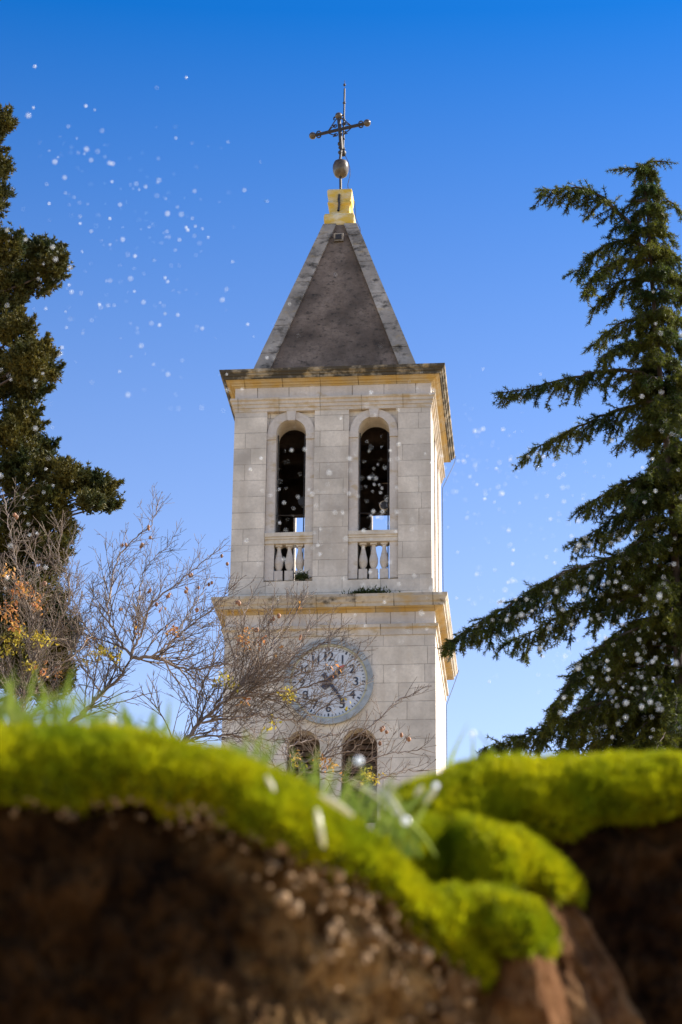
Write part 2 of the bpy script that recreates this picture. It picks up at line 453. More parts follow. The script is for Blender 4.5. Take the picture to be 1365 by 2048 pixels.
HL = 2.58
WINS = [(-1.02, -0.20), (0.31, 1.18)]
b = MB()
T_front = lambda y: (lambda a, z, t: (a, y + t, z))
b.polyhole([(-HL, GROUND), (HL, GROUND), (HL, 20.30), (-HL, 20.30)], [arch_pts(x0, x1, 15.6, 17.51) for x0, x1 in WINS], T_front(-HL), 0.55)
b.box(-HL, HL, HL - 0.55, HL, GROUND, 20.30)
b.box(-HL, -HL + 0.55, -HL + 0.55, HL - 0.55, GROUND, 20.30)
b.box(HL - 0.55, HL, -HL + 0.55, HL - 0.55, GROUND, 20.30)
b.build('lower_shaft', M_wall_low, tower)
for x0, x1 in WINS:
    wmb = MB()
    wmb.polyhole(arch_pts(x0 - .02, x1 + .02, 15.58, 17.51), [arch_pts(x0 + .07, x1 - .07, 15.68, 17.51)], T_front(-2.22), 0.10)
    wo = wmb.build('arched_window', M_louvre, tower)
    q = MB(); q.polyhole(arch_pts(x0 + .05, x1 - .05, 15.66, 17.51), [], T_front(-2.09), 0.04); q.build('shutter', M_shade_lining, wo)
    q = MB()
    for k in range(14):
        z = 15.75 + k * 0.15; half = (x1 - x0) / 2 - .08
        if z > 17.51: half = math.sqrt(max(0.0, half ** 2 - (z - 17.51) ** 2)) * 0.97
        c = (x0 + x1) / 2
        if half > .05: q.add([(c - half, -2.20, z), (c + half, -2.20, z), (c + half, -2.14, z + .1), (c - half, -2.14, z + .1), (c - half, -2.19, z - .02), (c + half, -2.19, z - .02), (c + half, -2.13, z + .08), (c - half, -2.13, z + .08)],
                             [(0, 1, 2, 3), (7, 6, 5, 4), (0, 4, 5, 1), (3, 2, 6, 7), (0, 3, 7, 4), (1, 5, 6, 2)])
    q.build('louvres', M_louvre, wo)

# lower entablature: architrave, frieze, bed mould, corona
def ent(parts):
    for name, prof, mat in parts:
        q = MB(); q.square(prof); q.build(name, mat, tower)
ent([('lower_architrave', [(2.585, 20.302), (2.605, 20.302), (2.605, 20.46), (2.66, 20.49), (2.66, 20.57), (2.58, 20.60)], M_arch),
     ('lower_frieze', [(2.575, 20.602), (2.575, 20.90)], M_frieze),
     ('lower_bed_mould', [(2.58, 20.902), (2.62, 20.93), (2.66, 20.96), (2.76, 20.965), (2.78, 20.985)], M_bed),
     ('lower_cornice', [(2.80, 20.987), (2.805, 21.06), (2.84, 21.09), (2.865, 21.16), (2.898, 21.21), (2.898, 21.28), (2.5, 21.33)], M_corona_low)])

HU = 2.5
ZB, ZT = 21.335, 26.455
OPEN = [(-1.43, -0.675), (0.655, 1.45)]
ZS = 25.87
q = MB()
HW = 2.38
for s in (-1, 1):
    T = (lambda a, z, t, s=s: (a, s * (HW - t), z))
    q.polyhole([(-HU, ZB), (HU, ZB), (HU, ZT), (-HU, ZT)], [arch_pts(x0, x1, 21.86, ZS) for x0, x1 in OPEN], T, 0.58)
    for x0, x1 in ((-HU, -1.67), (-0.45, 0.42), (1.67, HU)):
        q.box(x0, x1, min(s * HU, s * HW), max(s * HU, s * HW), 21.79, ZT)
    q.box(-HU - .03, HU + .03, min(s * (HU + .03), s * HW), max(s * (HU + .03), s * HW), ZB - 0.02, 21.79)
    q.box(min(s * HW, s * 1.8), max(s * HW, s * 1.8), -1.8, 1.8, ZB, ZT)           # side walls, openings left out to keep sun from the belfry
    for y0, y1 in ((-1.8, -1.3), (-0.43, 0.43), (1.3, 1.8)):
        q.box(min(s * HU, s * HW), max(s * HU, s * HW), y0, y1, 21.79, ZT)
    q.box(min(s * (HU + .03), s * HW), max(s * (HU + .03), s * HW), -1.8, 1.8, ZB - .02, 21.79)
belfry = q.build('belfry_shaft', M_wall, tower)
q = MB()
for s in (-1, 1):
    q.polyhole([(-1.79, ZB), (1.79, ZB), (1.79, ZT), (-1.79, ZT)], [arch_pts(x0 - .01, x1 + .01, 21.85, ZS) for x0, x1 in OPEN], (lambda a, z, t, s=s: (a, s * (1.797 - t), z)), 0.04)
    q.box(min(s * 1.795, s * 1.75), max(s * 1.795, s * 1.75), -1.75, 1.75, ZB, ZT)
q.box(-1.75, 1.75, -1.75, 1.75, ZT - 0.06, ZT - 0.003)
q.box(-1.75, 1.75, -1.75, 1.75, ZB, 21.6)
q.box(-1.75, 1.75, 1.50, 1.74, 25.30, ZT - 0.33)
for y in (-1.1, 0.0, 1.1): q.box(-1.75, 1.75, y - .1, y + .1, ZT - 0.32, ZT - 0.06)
q.build('belfry_shade_lining', M_shade_lining, tower)  # inner skin added to darken the belfry interior

for s in (-1, 1):
    for (x0, x1), (r0, r1) in zip(OPEN, ((-1.67, -0.45), (0.42, 1.67))):
        q = MB()
        c, r = (x0 + x1) / 2, (x1 - x0) / 2; ro = 0.60
        Y = lambda t: s * (HW + t)
        T = lambda a, z, t: (a, Y(t), z)
        ring = [(c + r * math.cos(math.pi * i / 20), ZS + r * math.sin(math.pi * i / 20)) for i in range(21)] + \
               [(c + ro * math.cos(math.pi * (20 - i) / 20), ZS + ro * math.sin(math.pi * (20 - i) / 20)) for i in range(21)]
        q.polyhole(ring, [], T, 0.075)
        for a0, a1 in ((r0 + .005, x0), (x1, r1 - .005)):
            q.box(a0, a1, min(Y(0), Y(.09)), max(Y(0), Y(.09)), 25.69, ZS - .002)
            q.box(a0 + .003, a1, min(Y(0), Y(.055)), max(Y(0), Y(.055)), 21.86, 25.688)
        q.add([T(c - .09, ZS + r - .05, 0), T(c + .09, ZS + r - .05, 0), T(c + .13, ZS + ro + .03, 0), T(c - .13, ZS + ro + .03, 0),
               T(c - .09, ZS + r - .05, .13), T(c + .09, ZS + r - .05, .13), T(c + .13, ZS + ro + .03, .13), T(c - .13, ZS + ro + .03, .13)],
              [(0, 1, 2, 3), (4, 5, 6, 7), (0, 1, 5, 4), (1, 2, 6, 5), (2, 3, 7, 6), (3, 0, 4, 7)])
        q.build('arch_surround', M_trim, belfry)

# balustrades: rail, three turned balusters
bprof = [(.060, .26), (.045, .27), (.055, .30), (.092, .38), (.112, .48), (.108, .56), (.080, .68), (.055, .80), (.046, .88), (.060, .905), (.050, .92)]
bal0 = None
for s in (-1, 1):
    for (x0, x1), (r0, r1) in zip(OPEN, ((-1.67, -0.45), (0.42, 1.67))):
        q = MB()
        f = lambda a: s * a
        def bx(xa, xb, ya, yb, za, zb): q.box(xa, xb, min(f(ya), f(yb)), max(f(ya), f(yb)), za, zb)
        bx(r0 + .008, r1 - .008, 2.15, 2.47, 22.83, 22.94); bx(r0 + .008, r1 - .008, 2.13, 2.49, 22.942, 23.00); bx(r0 + .008, r1 - .008, 2.11, 2.515, 23.002, 23.11)
        bo = q.build('balustrade', M_rail, tower)
        c = (x0 + x1) / 2
        for k in (-1, 0, 1):
            loc = np.array([c + k * 0.262, s * 2.31, 21.86])
            if bal0 is None:
                q = MB(); q.lathe(bprof, loc, 14)
                q.box(loc[0] - .105, loc[0] + .105, loc[1] - .105, loc[1] + .105, loc[2] + .002, loc[2] + .26)
                q.box(loc[0] - .085, loc[0] + .085, loc[1] - .085, loc[1] + .085, loc[2] + .92, loc[2] + .968)
                bal0 = q.build('baluster', M_trim, bo, True, loc)
            else:
                d = bal0.copy(); COL.objects.link(d); d.parent = bo; d.location = loc - wloc(bo)
# iron grilles inside the front openings
for (x0, x1) in OPEN:
    q = MB()
    for x in (x0 + .03, x1 - .05): q.tube([(x, -2.2, 21.9), (x, -2.2, ZS + .05)], .016, 6)
    for z in (23.22, 23.68): q.tube([(x0, -2.2, z + .03), (x1, -2.2, z)], .012, 6)
    q.build('window_grille', M_iron, tower)

ent([('upper_architrave', [(2.515, 26.457), (2.515, 26.55), (2.545, 26.555), (2.545, 26.645), (2.575, 26.65), (2.575, 26.725), (2.62, 26.75), (2.62, 26.80), (2.52, 26.82)], M_arch),
     ('upper_frieze', [(2.505, 26.822), (2.505, 27.13)], M_frieze),
     ('upper_bed_mould', [(2.515, 27.132), (2.54, 27.165), (2.58, 27.175), (2.60, 27.21), (2.65, 27.22), (2.69, 27.255), (2.72, 27.26), (2.73, 27.275)], M_bed),
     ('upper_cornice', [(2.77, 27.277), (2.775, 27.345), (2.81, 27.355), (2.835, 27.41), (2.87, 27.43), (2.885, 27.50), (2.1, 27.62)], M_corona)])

ZA, K = 34.28, 0.3185
hz = lambda z: K * (ZA - z)
cxz = lambda z: -0.07 * (z - 27.6) / (ZA - 27.6)
q = MB()
q.loft([[(cxz(z) - hz(z), -hz(z), z), (cxz(z) + hz(z), -hz(z), z), (cxz(z) + hz(z), hz(z), z), (cxz(z) - hz(z), hz(z), z)] for z in (27.53, 33.05)])
spire = q.build('spire', M_spire, tower)
for sx in (-1, 1):
    for sy in (-1, 1):
        q = MB(); o_ = .07
        cuts = {(-1, -1): [27.53, 28.42, 29.38, 30.92, 32.52, 33.06], (1, -1): [27.53, 28.50, 30.42, 31.6, 32.62, 32.86, 33.06]}.get((sx, sy), [27.53, 28.6, 29.9, 31.2, 32.3, 33.06])
        for za, zb in zip(cuts[:-1], cuts[1:]):
            rings = []
            for z in (za + .008, zb - .008):
                h = hz(z); wd = min(0.27 + 0.015 * (ZA - z), h * 0.85); c = cxz(z); e = random.uniform(-.004, .004); o = o_ + e
                rings.append([(c + sx * a, sy * bb, z) for a, bb in ((h + o, h + o), (h - wd, h + o), (h - wd, h - .03), (h - .03, h - .03), (h - .03, h - wd), (h + o, h - wd))])
            q.loft(rings)
        q.build('hip_stone', M_hip, spire)
# little vent near the top of the spire
zc = 32.52; hv = hz(zc)
q = MB(); q.box(-.07 - .13, -.07 + .13, -hv - .10, -hv + .2, zc - .12, zc + .12); vf = q.build('vent', M_hip, spire)
q = MB(); q.box(-.07 - .085, -.07 + .085, -hv - .125, -hv - .08, zc - .075, zc + .075); q.build('grille', M_iron, vf)

# finial pedestal
q = MB(); cx = -.085
q.square([(.36, 33.04), (.40, 33.10), (.415, 33.16), (.42, 33.34), (.40, 33.40), (.36, 33.425), (.28, 33.45), (.272, 33.62), (.285, 33.70), (.325, 33.76), (.335, 33.80), (.325, 33.83), (.305, 33.85), (.32, 33.93), (.335, 34.02), (.345, 34.16), (.33, 34.21), (.28, 34.235)], cx)
fin = q.build('finial', M_finial, tower)
bv = fin.modifiers.new('bevel', 'BEVEL'); bv.width = .025; bv.segments = 2; bv.limit_method = 'ANGLE'; bv.angle_limit = math.radians(50)
q = MB(); q.add([], []); q.tube([(-.11, -.37, 33.50), (-.10, -.35, 33.6), (-.085, -.365, 33.72), (-.10, -.375, 33.82), (-.10, -.345, 33.9), (-.09, -.375, 34.02)], .035, 8); q.build('iron_strap', M_iron, fin)

# cross, turned a little and leaning a little
q = MB()
B0 = np.array([-.085, 0, 34.24]); X0 = np.array([-.13, 0, 36.33])
ca, sa = math.cos(math.radians(-13)), math.sin(math.radians(-13))
ax = np.array([ca, sa, 0.075]); upx = (X0 - B0) / np.linalg.norm(X0 - B0) + np.array([-.06, 0, 0]); upx /= np.linalg.norm(upx)
C3 = lambda a, h: tuple(X0 + ax * a + upx * h)
q.tube([tuple(B0), tuple(B0 + (X0 - B0) * .55), C3(0, -.62)], .040, 8)
q.tube([C3(0, -.66), C3(0, .38)], .058, 8)
q.tube([C3(-.74, 0), C3(.74, 0)], .048, 8)
for sgn in (-1, 1):
    for v in (1, -1):
        # curled bracket in each angle of the cross
        pts = [C3(sgn * .36, v * .02)] + [C3(sgn * (.22 - .10 * math.sin(t)), v * (.10 + .10 * t / 3.1 + .02 * math.cos(t))) for t in np.linspace(0, 3.1, 8)] + [C3(sgn * (.13 + .05 * math.cos(t)), v * (.15 + .05 * math.sin(t))) for t in np.linspace(2.4, 6.5, 8)]
        q.tube(pts, .016, 5)
        # little trefoil curls beside the end balls
        q.tube([C3(sgn * (.62 - .055 * math.cos(t)), v * (.05 + .055 * math.sin(t))) for t in np.linspace(-.6, 3.6, 9)], .021, 5)
    q.tube([C3(sgn * .34, .03), C3(sgn * .08, .36)], .017, 5)
    q.tube([C3(sgn * (.10 - .05 * math.cos(t)), .38 + .06 * math.sin(t)) for t in np.linspace(-.6, 3.6, 9)], .021, 5)
cross = q.build('cross', M_iron, tower, True)
for a, h in ((-.80, 0), (.80, 0), (0, .44)):
    q = MB(); q.ball(C3(a, h), .105, 16); q.build('end_ball', M_bronze, cross, True)
for zz, r in ((35.58, .062), (35.74, .05), (35.86, .07)):
    tt = (zz - B0[2]) / (X0[2] - B0[2]); q = MB(); q.ball(B0 + (X0 - B0) * tt, r, 12); q.build('knob', M_iron, cross, True)
q = MB(); q.lathe([(.01, -.262), (.10, -.255), (.17, -.21), (.215, -.09), (.228, 0.02), (.222, .11), (.185, .21), (.10, .255), (.01, .262)], (-.09, 0, 35.05), 28)
q.build('orb', M_bronze, tower, True)
q = MB()
q.tube([(-.04, .14, 35.62), (-.03, .14, 36.6), (-.02, .14, 37.75)], .027, 8); q.tube([(-.02, .14, 37.7), (-.02, .14, 38.02)], .008, 6)
for zz, r in ((37.88, .04), (37.60, .03), (37.28, .045), (36.72, .045), (36.58, .035), (36.1, .035), (35.78, .04)): q.ball((-.025, .14, zz), r, 10)
q.tube([(-.12, 0, 35.86), (-.04, .14, 35.86)], .03, 6); q.ball((-.04, .14, 35.64), .085, 12, 1.2); q.tube([(-.17, 0, 36.72), (-.025, .14, 36.72)], .012, 6)
rod = q.build('lightning_rod', M_iron, tower, True)
q = MB()
q.tube([(.0, .14, 35.6), (.10, .12, 35.35), (.155, .1, 35.1), (.16, .1, 34.9), (.10, .1, 34.6), (.12, .2, 34.3), (.27, .36, 34.2), (.30, .40, 33.7), (.42, .46, 33.4), (.47, .47, 32.9), (1.0, 1.0, 31.2), (2.0, 2.0, 28.15), (2.6, 2.6, 27.6), (2.905, 2.9, 27.5), (2.86, 2.86, 27.28), (2.66, 2.63, 26.70), (2.545, 2.52, 26.4), (2.54, 2.5, 24), (2.55, 2.53, 21.7), (2.7, 2.7, 21.4), (2.92, 2.91, 21.28), (2.83, 2.82, 20.95), (2.69, 2.67, 20.5), (2.60, 2.58, 20.2), (2.60, 2.57, 12)], .009, 5)
q.build('lightning_cable', M_iron, tower)

# clock
CZ, CYF = 19.12, -HL
def disc(q, r0, r1, y0, y1, n=72):
    if r0 > 0:
        V = []; F = []
        for i in range(n):
            a = 2 * math.pi * i / n
            for r, y in ((r0, y0), (r1, y0), (r1, y1), (r0, y1)): V.append((r * math.sin(a), y, CZ + r * math.cos(a)))
        for i in range(n):
            j = (i + 1) % n
            for k in range(4): F.append((i * 4 + k, i * 4 + (k + 1) % 4, j * 4 + (k + 1) % 4, j * 4 + k))
        q.add(V, F)
    else:
        q.loft([[(r1 * math.sin(2 * math.pi * i / n), y, CZ + r1 * math.cos(2 * math.pi * i / n)) for i in range(n)] for y in (y0, y1)])
q = MB(); disc(q, 0, .915, CYF - .03, CYF - .002); clock = q.build('clock', M_dial, tower)
q = MB(); disc(q, .95, 1.085, CYF - .10, CYF - .003)
for i in range(24):
    a = 2 * math.pi * (i + .5) / 24; q.ball((1.02 * math.sin(a), CYF - .10, CZ + 1.02 * math.cos(a)), .017, 8)
q.build('clock_rim', M_rim, clock)
q = MB(); disc(q, .905, .948, CYF - .075, CYF - .005); q.build('dial_ring', M_brass, clock)
q = MB()
for i in range(60):
    a = 2 * math.pi * i / 60; big = i % 5 == 0
    ro_, ri_, hw = .875, (.80 if big else .825), (.021 if big else .009)
    e = np.array([math.sin(a), 0, math.cos(a)]); p_ = np.array([math.cos(a), 0, -math.sin(a)]); c0 = np.array([0, CYF - .034, CZ])
    V = [c0 + e * r + p_ * s_ * hw + np.array([0, yy, 0]) for yy in (0, .003) for r, s_ in ((ri_, -1), (ri_, 1), (ro_, 1), (ro_, -1))]
    q.add(V, [(0, 1, 2, 3), (4, 5, 6, 7), (0, 1, 5, 4), (1, 2, 6, 5), (2, 3, 7, 6), (3, 0, 4, 7)])
q.build('minute_marks', M_numeral, clock)
dg = bpy.context.evaluated_depsgraph_get()
for k in range(1, 13):
    cu = bpy.data.curves.new('num', 'FONT'); cu.body = str(k); cu.size = .31; cu.align_x = 'CENTER'; cu.align_y = 'CENTER'; cu.offset = .006; cu.extrude = .002; cu.resolution_u = 3; cu.space_character = .88
    ob = bpy.data.objects.new('num', cu); COL.objects.link(ob); bpy.context.view_layer.update()
    me = bpy.data.meshes.new_from_object(ob.evaluated_get(bpy.context.evaluated_depsgraph_get()))
    a = 2 * math.pi * k / 12
    v = np.array([tuple(x.co) for x in me.vertices]); n0 = 0
    v[:, 0] -= (v[:, 0].min() + v[:, 0].max()) / 2; v[:, 1] -= (v[:, 1].min() + v[:, 1].max()) / 2
    tv = (np.stack([v[:, 0] + .655 * math.sin(a), CYF - .036 - v[:, 2] * .5, v[:, 1] + CZ + .655 * math.cos(a)], 1))
    obj_np('numeral', tv, [list(p.vertices) for p in me.polygons], M_numeral, clock)
    bpy.data.objects.remove(ob); bpy.data.curves.remove(cu); bpy.data.meshes.remove(me)
def hand(name, deg, prof, y, mat):
    a = math.radians(deg); e = np.array([math.sin(a), 0, math.cos(a)]); p_ = np.array([math.cos(a), 0, -math.sin(a)]); c0 = np.array([0, y, CZ])
    L = [c0 + e * l + p_ * h for l, h in prof] + [c0 + e * l - p_ * h for l, h in reversed(prof)]
    n = len(L); qq = MB()
    qq.add(L + [v + np.array([0, .012, 0]) for v in L], [tuple(range(n)), tuple(range(2 * n - 1, n - 1, -1))] + [(i, (i + 1) % n, n + (i + 1) % n, n + i) for i in range(n)])
    return qq.build(name, mat, clock)
hand('hour_hand', 42, [(-.22, .075), (-.05, .10), (.05, .06), (.12, .05), (.26, .07), (.44, .065)], CYF - .06, M_hand)
hand('hand_tip', 42, [(.442, .064), (.50, .045), (.56, .01)], CYF - .06, M_handred)
hand('minute_hand', 146, [(-.24, .06), (-.12, .05), (0, .045), (.3, .035), (.62, .03), (.70, .012)], CYF - .085, M_hand)
q = MB(); disc(q, 0, .075, CYF - .105, CYF - .05, 20); q.build('hub', M_hand, clock)

# lamps in the openings and plants on the ledges
def lamp(loc, label, mat, dx):
    t = empty('floodlight', loc); tag(t, label, 'floodlight', 'lamps in the belfry openings')
    q = MB(); x, y, z = loc
    q.loft([[(x + r * math.cos(a), y + dy, z + r * math.sin(a)) for a in np.linspace(0, 2 * math.pi, 13)[:-1]] for r, dy in ((.05, .14), (.10, .10), (.125, -.02), (.13, -.08))])
    q.build('housing', mat, t, True)
    q = MB(); q.loft([[(x + .11 * math.cos(a), y + dy, z + .11 * math.sin(a)) for a in np.linspace(0, 2 * math.pi, 13)[:-1]] for dy in (-.083, -.095)]); q.build('lens', M_iron, t)
    q = MB(); q.tube([(x, y + .02, z), (x + dx * .5, y + .02, z + .02), (x + dx, y + .02, z + .02)], .016, 6); q.build('bracket', M_iron, t)
lamp((1.30, -2.02, 23.95), 'small beige floodlight on a bracket inside the belfry opening above the unbroken right balustrade', M_lamp, .17)
lamp((-0.76, -2.02, 24.12), 'small dark floodlight on a bracket inside the left belfry opening', M_iron, .10)

def ledge_plant(loc, sx, sz, n, label):
    t = empty('ledge_plant', loc); tag(t, label, 'plant')
    c = np.array(loc); n3 = n
    base = c + np.stack([rng.normal(0, sx, n3), rng.uniform(-.10, .02, n3), np.abs(rng.normal(0, sz, n3)) * .6], 1)
    d = rng.normal(0, 1, (n3, 3)) + np.array([0, -.5, .5]); d /= np.linalg.norm(d, axis=1, keepdims=True)
    sd = np.cross(d, rng.normal(0, 1, (n3, 3))); sd /= np.linalg.norm(sd, axis=1, keepdims=True)
    L = rng.uniform(.06, .13, (n3, 1))
    V = np.stack([base - sd * .018, base + sd * .018, base + d * L], 1).reshape(-1, 3)
    obj_np('foliage', V, np.arange(n3 * 3).reshape(-1, 3), M_tuft, t)
    q = MB()
    for k in range(5): q.tube([c + np.array([rng.normal(0, sx * .3), .03, -.03]), c + np.array([rng.normal(0, sx), -.04, sz * .6])], .008, 5)
    q.build('stem', M_bark, t)
ledge_plant((-.70, -2.42, 21.86), .09, .13, 260, 'small round dark shrub growing at the foot of the left balustrade')
ledge_plant((.98, -2.66, 21.33), .24, .10, 420, 'long low dark plant growing on the ledge under the right balustrade')

# ------------------------------------------------------------------ needle scatter
def needles(base, axis, length, width, spread, k):
    """k short triangles round every base point, leaning along axis."""
    n = len(base)
    b = np.repeat(base, k, 0); a = np.repeat(axis, k, 0)
    r = rng.normal(0, 1, (n * k, 3)); d = a * (1 - spread) + r / np.linalg.norm(r, axis=1, keepdims=True) * spread
    d /= np.linalg.norm(d, axis=1, keepdims=True)
    s = np.cross(d, rng.normal(0, 1, (n * k, 3))); s /= np.linalg.norm(s, axis=1, keepdims=True)
    L = length * rng.uniform(.7, 1.25, (n * k, 1)); W = width
    V = np.stack([b - s * W / 2, b + s * W / 2, b + d * L], 1).reshape(-1, 3)
    return V, np.arange(len(V)).reshape(-1, 3)

# ------------------------------------------------------------------ cedar on the right
def cedar():
    D = 26.0; px1 = D / 0.92 / FPX * 1.02          # metres per photograph pixel there
    root_p = P(1372, 2100, D); root_p[2] = GROUND
    t = empty('cedar_tree', root_p); tag(t, 'dark green cedar with drooping needled branches beside the tower', 'cedar tree')
    tp = [P(x, y, D) for x, y in ((1287, 335), (1296, 430), (1304, 560), (1316, 700), (1330, 850), (1344, 1000), (1352, 1150), (1358, 1320), (1364, 1500))]
    tp = resample(tp + [root_p + np.array([0, 0, 2.0]), root_p], .3)
    f = np.linspace(0, 1, len(tp)); tr = .012 + .075 * np.minimum(f / .62, 1) + .14 * np.maximum(f - .62, 0) / .38
    ww = Acc(); ww.add(*tube_np(tp, tr, 8))
    NB, NA = [], []
    def twig(p0, d, L, r, sub=True):
        n = max(3, int(L / .035)); pts = [p0]; d = d / np.linalg.norm(d)
        for i in range(n):
            d = d + np.array([0, 0, -.05 * (1.0 if sub else .6)]) + rng.normal(0, .05, 3); d /= np.linalg.norm(d); pts.append(pts[-1] + d * L / n)
        pts = np.array(pts); ww.add(*tube_np(pts, np.linspace(r, r * .4, len(pts)), 3))
        m = max(3, int(L / .017)); q_ = np.linspace(0.08, 1, m); ii = np.arange(len(pts)) / (len(pts) - 1)
        c = np.stack([np.interp(q_, ii, pts[:, k]) for k in range(3)], 1)
        tt = np.gradient(c, axis=0); tt /= np.linalg.norm(tt, axis=1, keepdims=True)
        NB.append(c); NA.append(tt)
        if sub and L > .16:
            for j in range(int(L / .045)):
                i = rng.integers(1, len(pts) - 1); s = rng.normal(0, 1, 3); s[2] -= .35
                dd = d * .8 + s / np.linalg.norm(s) * .9
                twig(pts[i], dd, L * rng.uniform(.22, .45) * (1 - .4 * i / len(pts)), r * .6, False)
    def branch(path, r0, dens=1.0, droop=.34, up=0.0):
        pts = resample(path, .07); n = len(pts)
        pts[1:-1] += rng.normal(0, .008, (n - 2, 3))
        ww.add(*tube_np(pts, np.linspace(r0, .004, n), 5))
        tt = np.gradient(pts, axis=0); tt /= np.linalg.norm(tt, axis=1, keepdims=True)
        i = 1.0; k = 0
        while i < n - 1:
            f_ = i / n; j = int(i); side = np.cross(tt[j], Z); side /= max(np.linalg.norm(side), 1e-6)
            sg = 1 if k % 2 else -1
            d = tt[j] * rng.uniform(.5, 1.0) + side * sg * rng.uniform(.1, .9) + Z * rng.uniform(-1.1, -.15 + up)
            L = 1.15 * droop * (1.08 - f_ * .62) * rng.uniform(.55, 1.2) * min(1, .35 + f_ * 2.5)
            twig(pts[j], d, L, .006); k += 1
            if rng.random() < .5:
                twig(pts[j], tt[j] + Z * rng.uniform(0, .5) + side * rng.normal(0, .6), L * .45, .004, False)
            i += .62 / dens
        twig(pts[-2], tt[-1] + np.array([0, 0, .0]), .14, .004, False)
    hand_b = [  # photograph path, depth of the tip against the trunk, twig length
        ([(1287, 340), (1262, 336), (1240, 340), (1222, 340)], .1, .12), ([(1285, 345), (1295, 328), (1320, 322), (1345, 325)], -.1, .12),
        ([(1292, 470), (1258, 445), (1225, 412), (1190, 385), (1150, 374), (1110, 378), (1080, 382)], -.4, .36),
        ([(1292, 400), (1275, 400), (1255, 412), (1245, 428)], .2, .16), ([(1298, 430), (1330, 402), (1350, 410), (1366, 425)], -.2, .2),
        ([(1300, 500), (1250, 480), (1200, 500), (1160, 540), (1154, 548)], .5, .3), ([(1300, 520), (1240, 520), (1190, 550), (1172, 585)], -.6, .3),
        ([(1304, 560), (1250, 560), (1210, 590), (1186, 620)], .2, .3), ([(1308, 640), (1260, 640), (1215, 665), (1182, 695)], .6, .3),
        ([(1312, 690), (1265, 685), (1225, 700), (1200, 720)], -.5, .26),
        ([(1318, 760), (1260, 742), (1190, 745), (1120, 762), (1050, 778), (995, 786)], -.5, .34),
        ([(1326, 800), (1260, 812), (1190, 838), (1110, 876), (1045, 912)], .7, .34),
        ([(1338, 960), (1290, 955), (1230, 975), (1190, 1000), (1160, 1015)], -.4, .36), ([(1340, 1000), (1280, 1010), (1210, 1050), (1145, 1092)], .4, .36),
        ([(1350, 1075), (1290, 1092), (1215, 1118), (1140, 1142), (1070, 1178), (1000, 1222), (940, 1256), (893, 1290)], -.9, .50),
        ([(1352, 1130), (1290, 1150), (1220, 1180), (1140, 1220), (1060, 1265), (1010, 1290)], .5, .42),
        ([(1354, 1230), (1300, 1245), (1230, 1280), (1170, 1320), (1130, 1380), (1100, 1435)], -.7, .50), ([(1354, 1260), (1300, 1280), (1220, 1340), (1150, 1420)], .8, .5),
        ([(1360, 1370), (1290, 1385), (1200, 1408), (1110, 1446), (1040, 1475), (965, 1497)], -.6, .50), ([(1360, 1430), (1290, 1440), (1210, 1470), (1120, 1500)], .5, .5),
    ]
    for path, dz, dr in hand_b:
        n = len(path); p3 = [P(x, y, D + dz * (i / (n - 1)) ** 1.2) for i, (x, y) in enumerate(path)]
        branch(p3, .012 + .003 * n, 1.25, dr * 1.12)
    for k in range(560):
        f_ = rng.uniform(.015, 1.0) ** 1.15 * .68; i = int(f_ * (len(tp) - 1)); p0 = tp[i]
        hfall = tp[0][2] - p0[2]
        az = rng.uniform(0, 2 * math.pi); L = min(.13 + .21 * hfall, 2.0) * rng.uniform(.4, 1.05)
        dh = R0 * math.cos(az) + FW * math.sin(az)
        if math.cos(az) < -.2: L *= .72
        p = [p0, p0 + dh * L * .35 + Z * .04 * L, p0 + dh * L * .7 - Z * .10 * L, p0 + dh * L - Z * .36 * L]
        branch(p, .008 + .008 * L, .8, .22 + .10 * min(L, 2.2))
    ww.build('trunk', M_bark, t, True)
    V, F = needles(np.concatenate(NB), np.concatenate(NA), .046, .0095, .6, 6)
    obj_np('crown', V, F, M_cedar, t)
    return len(F)
n_cedar = cedar()

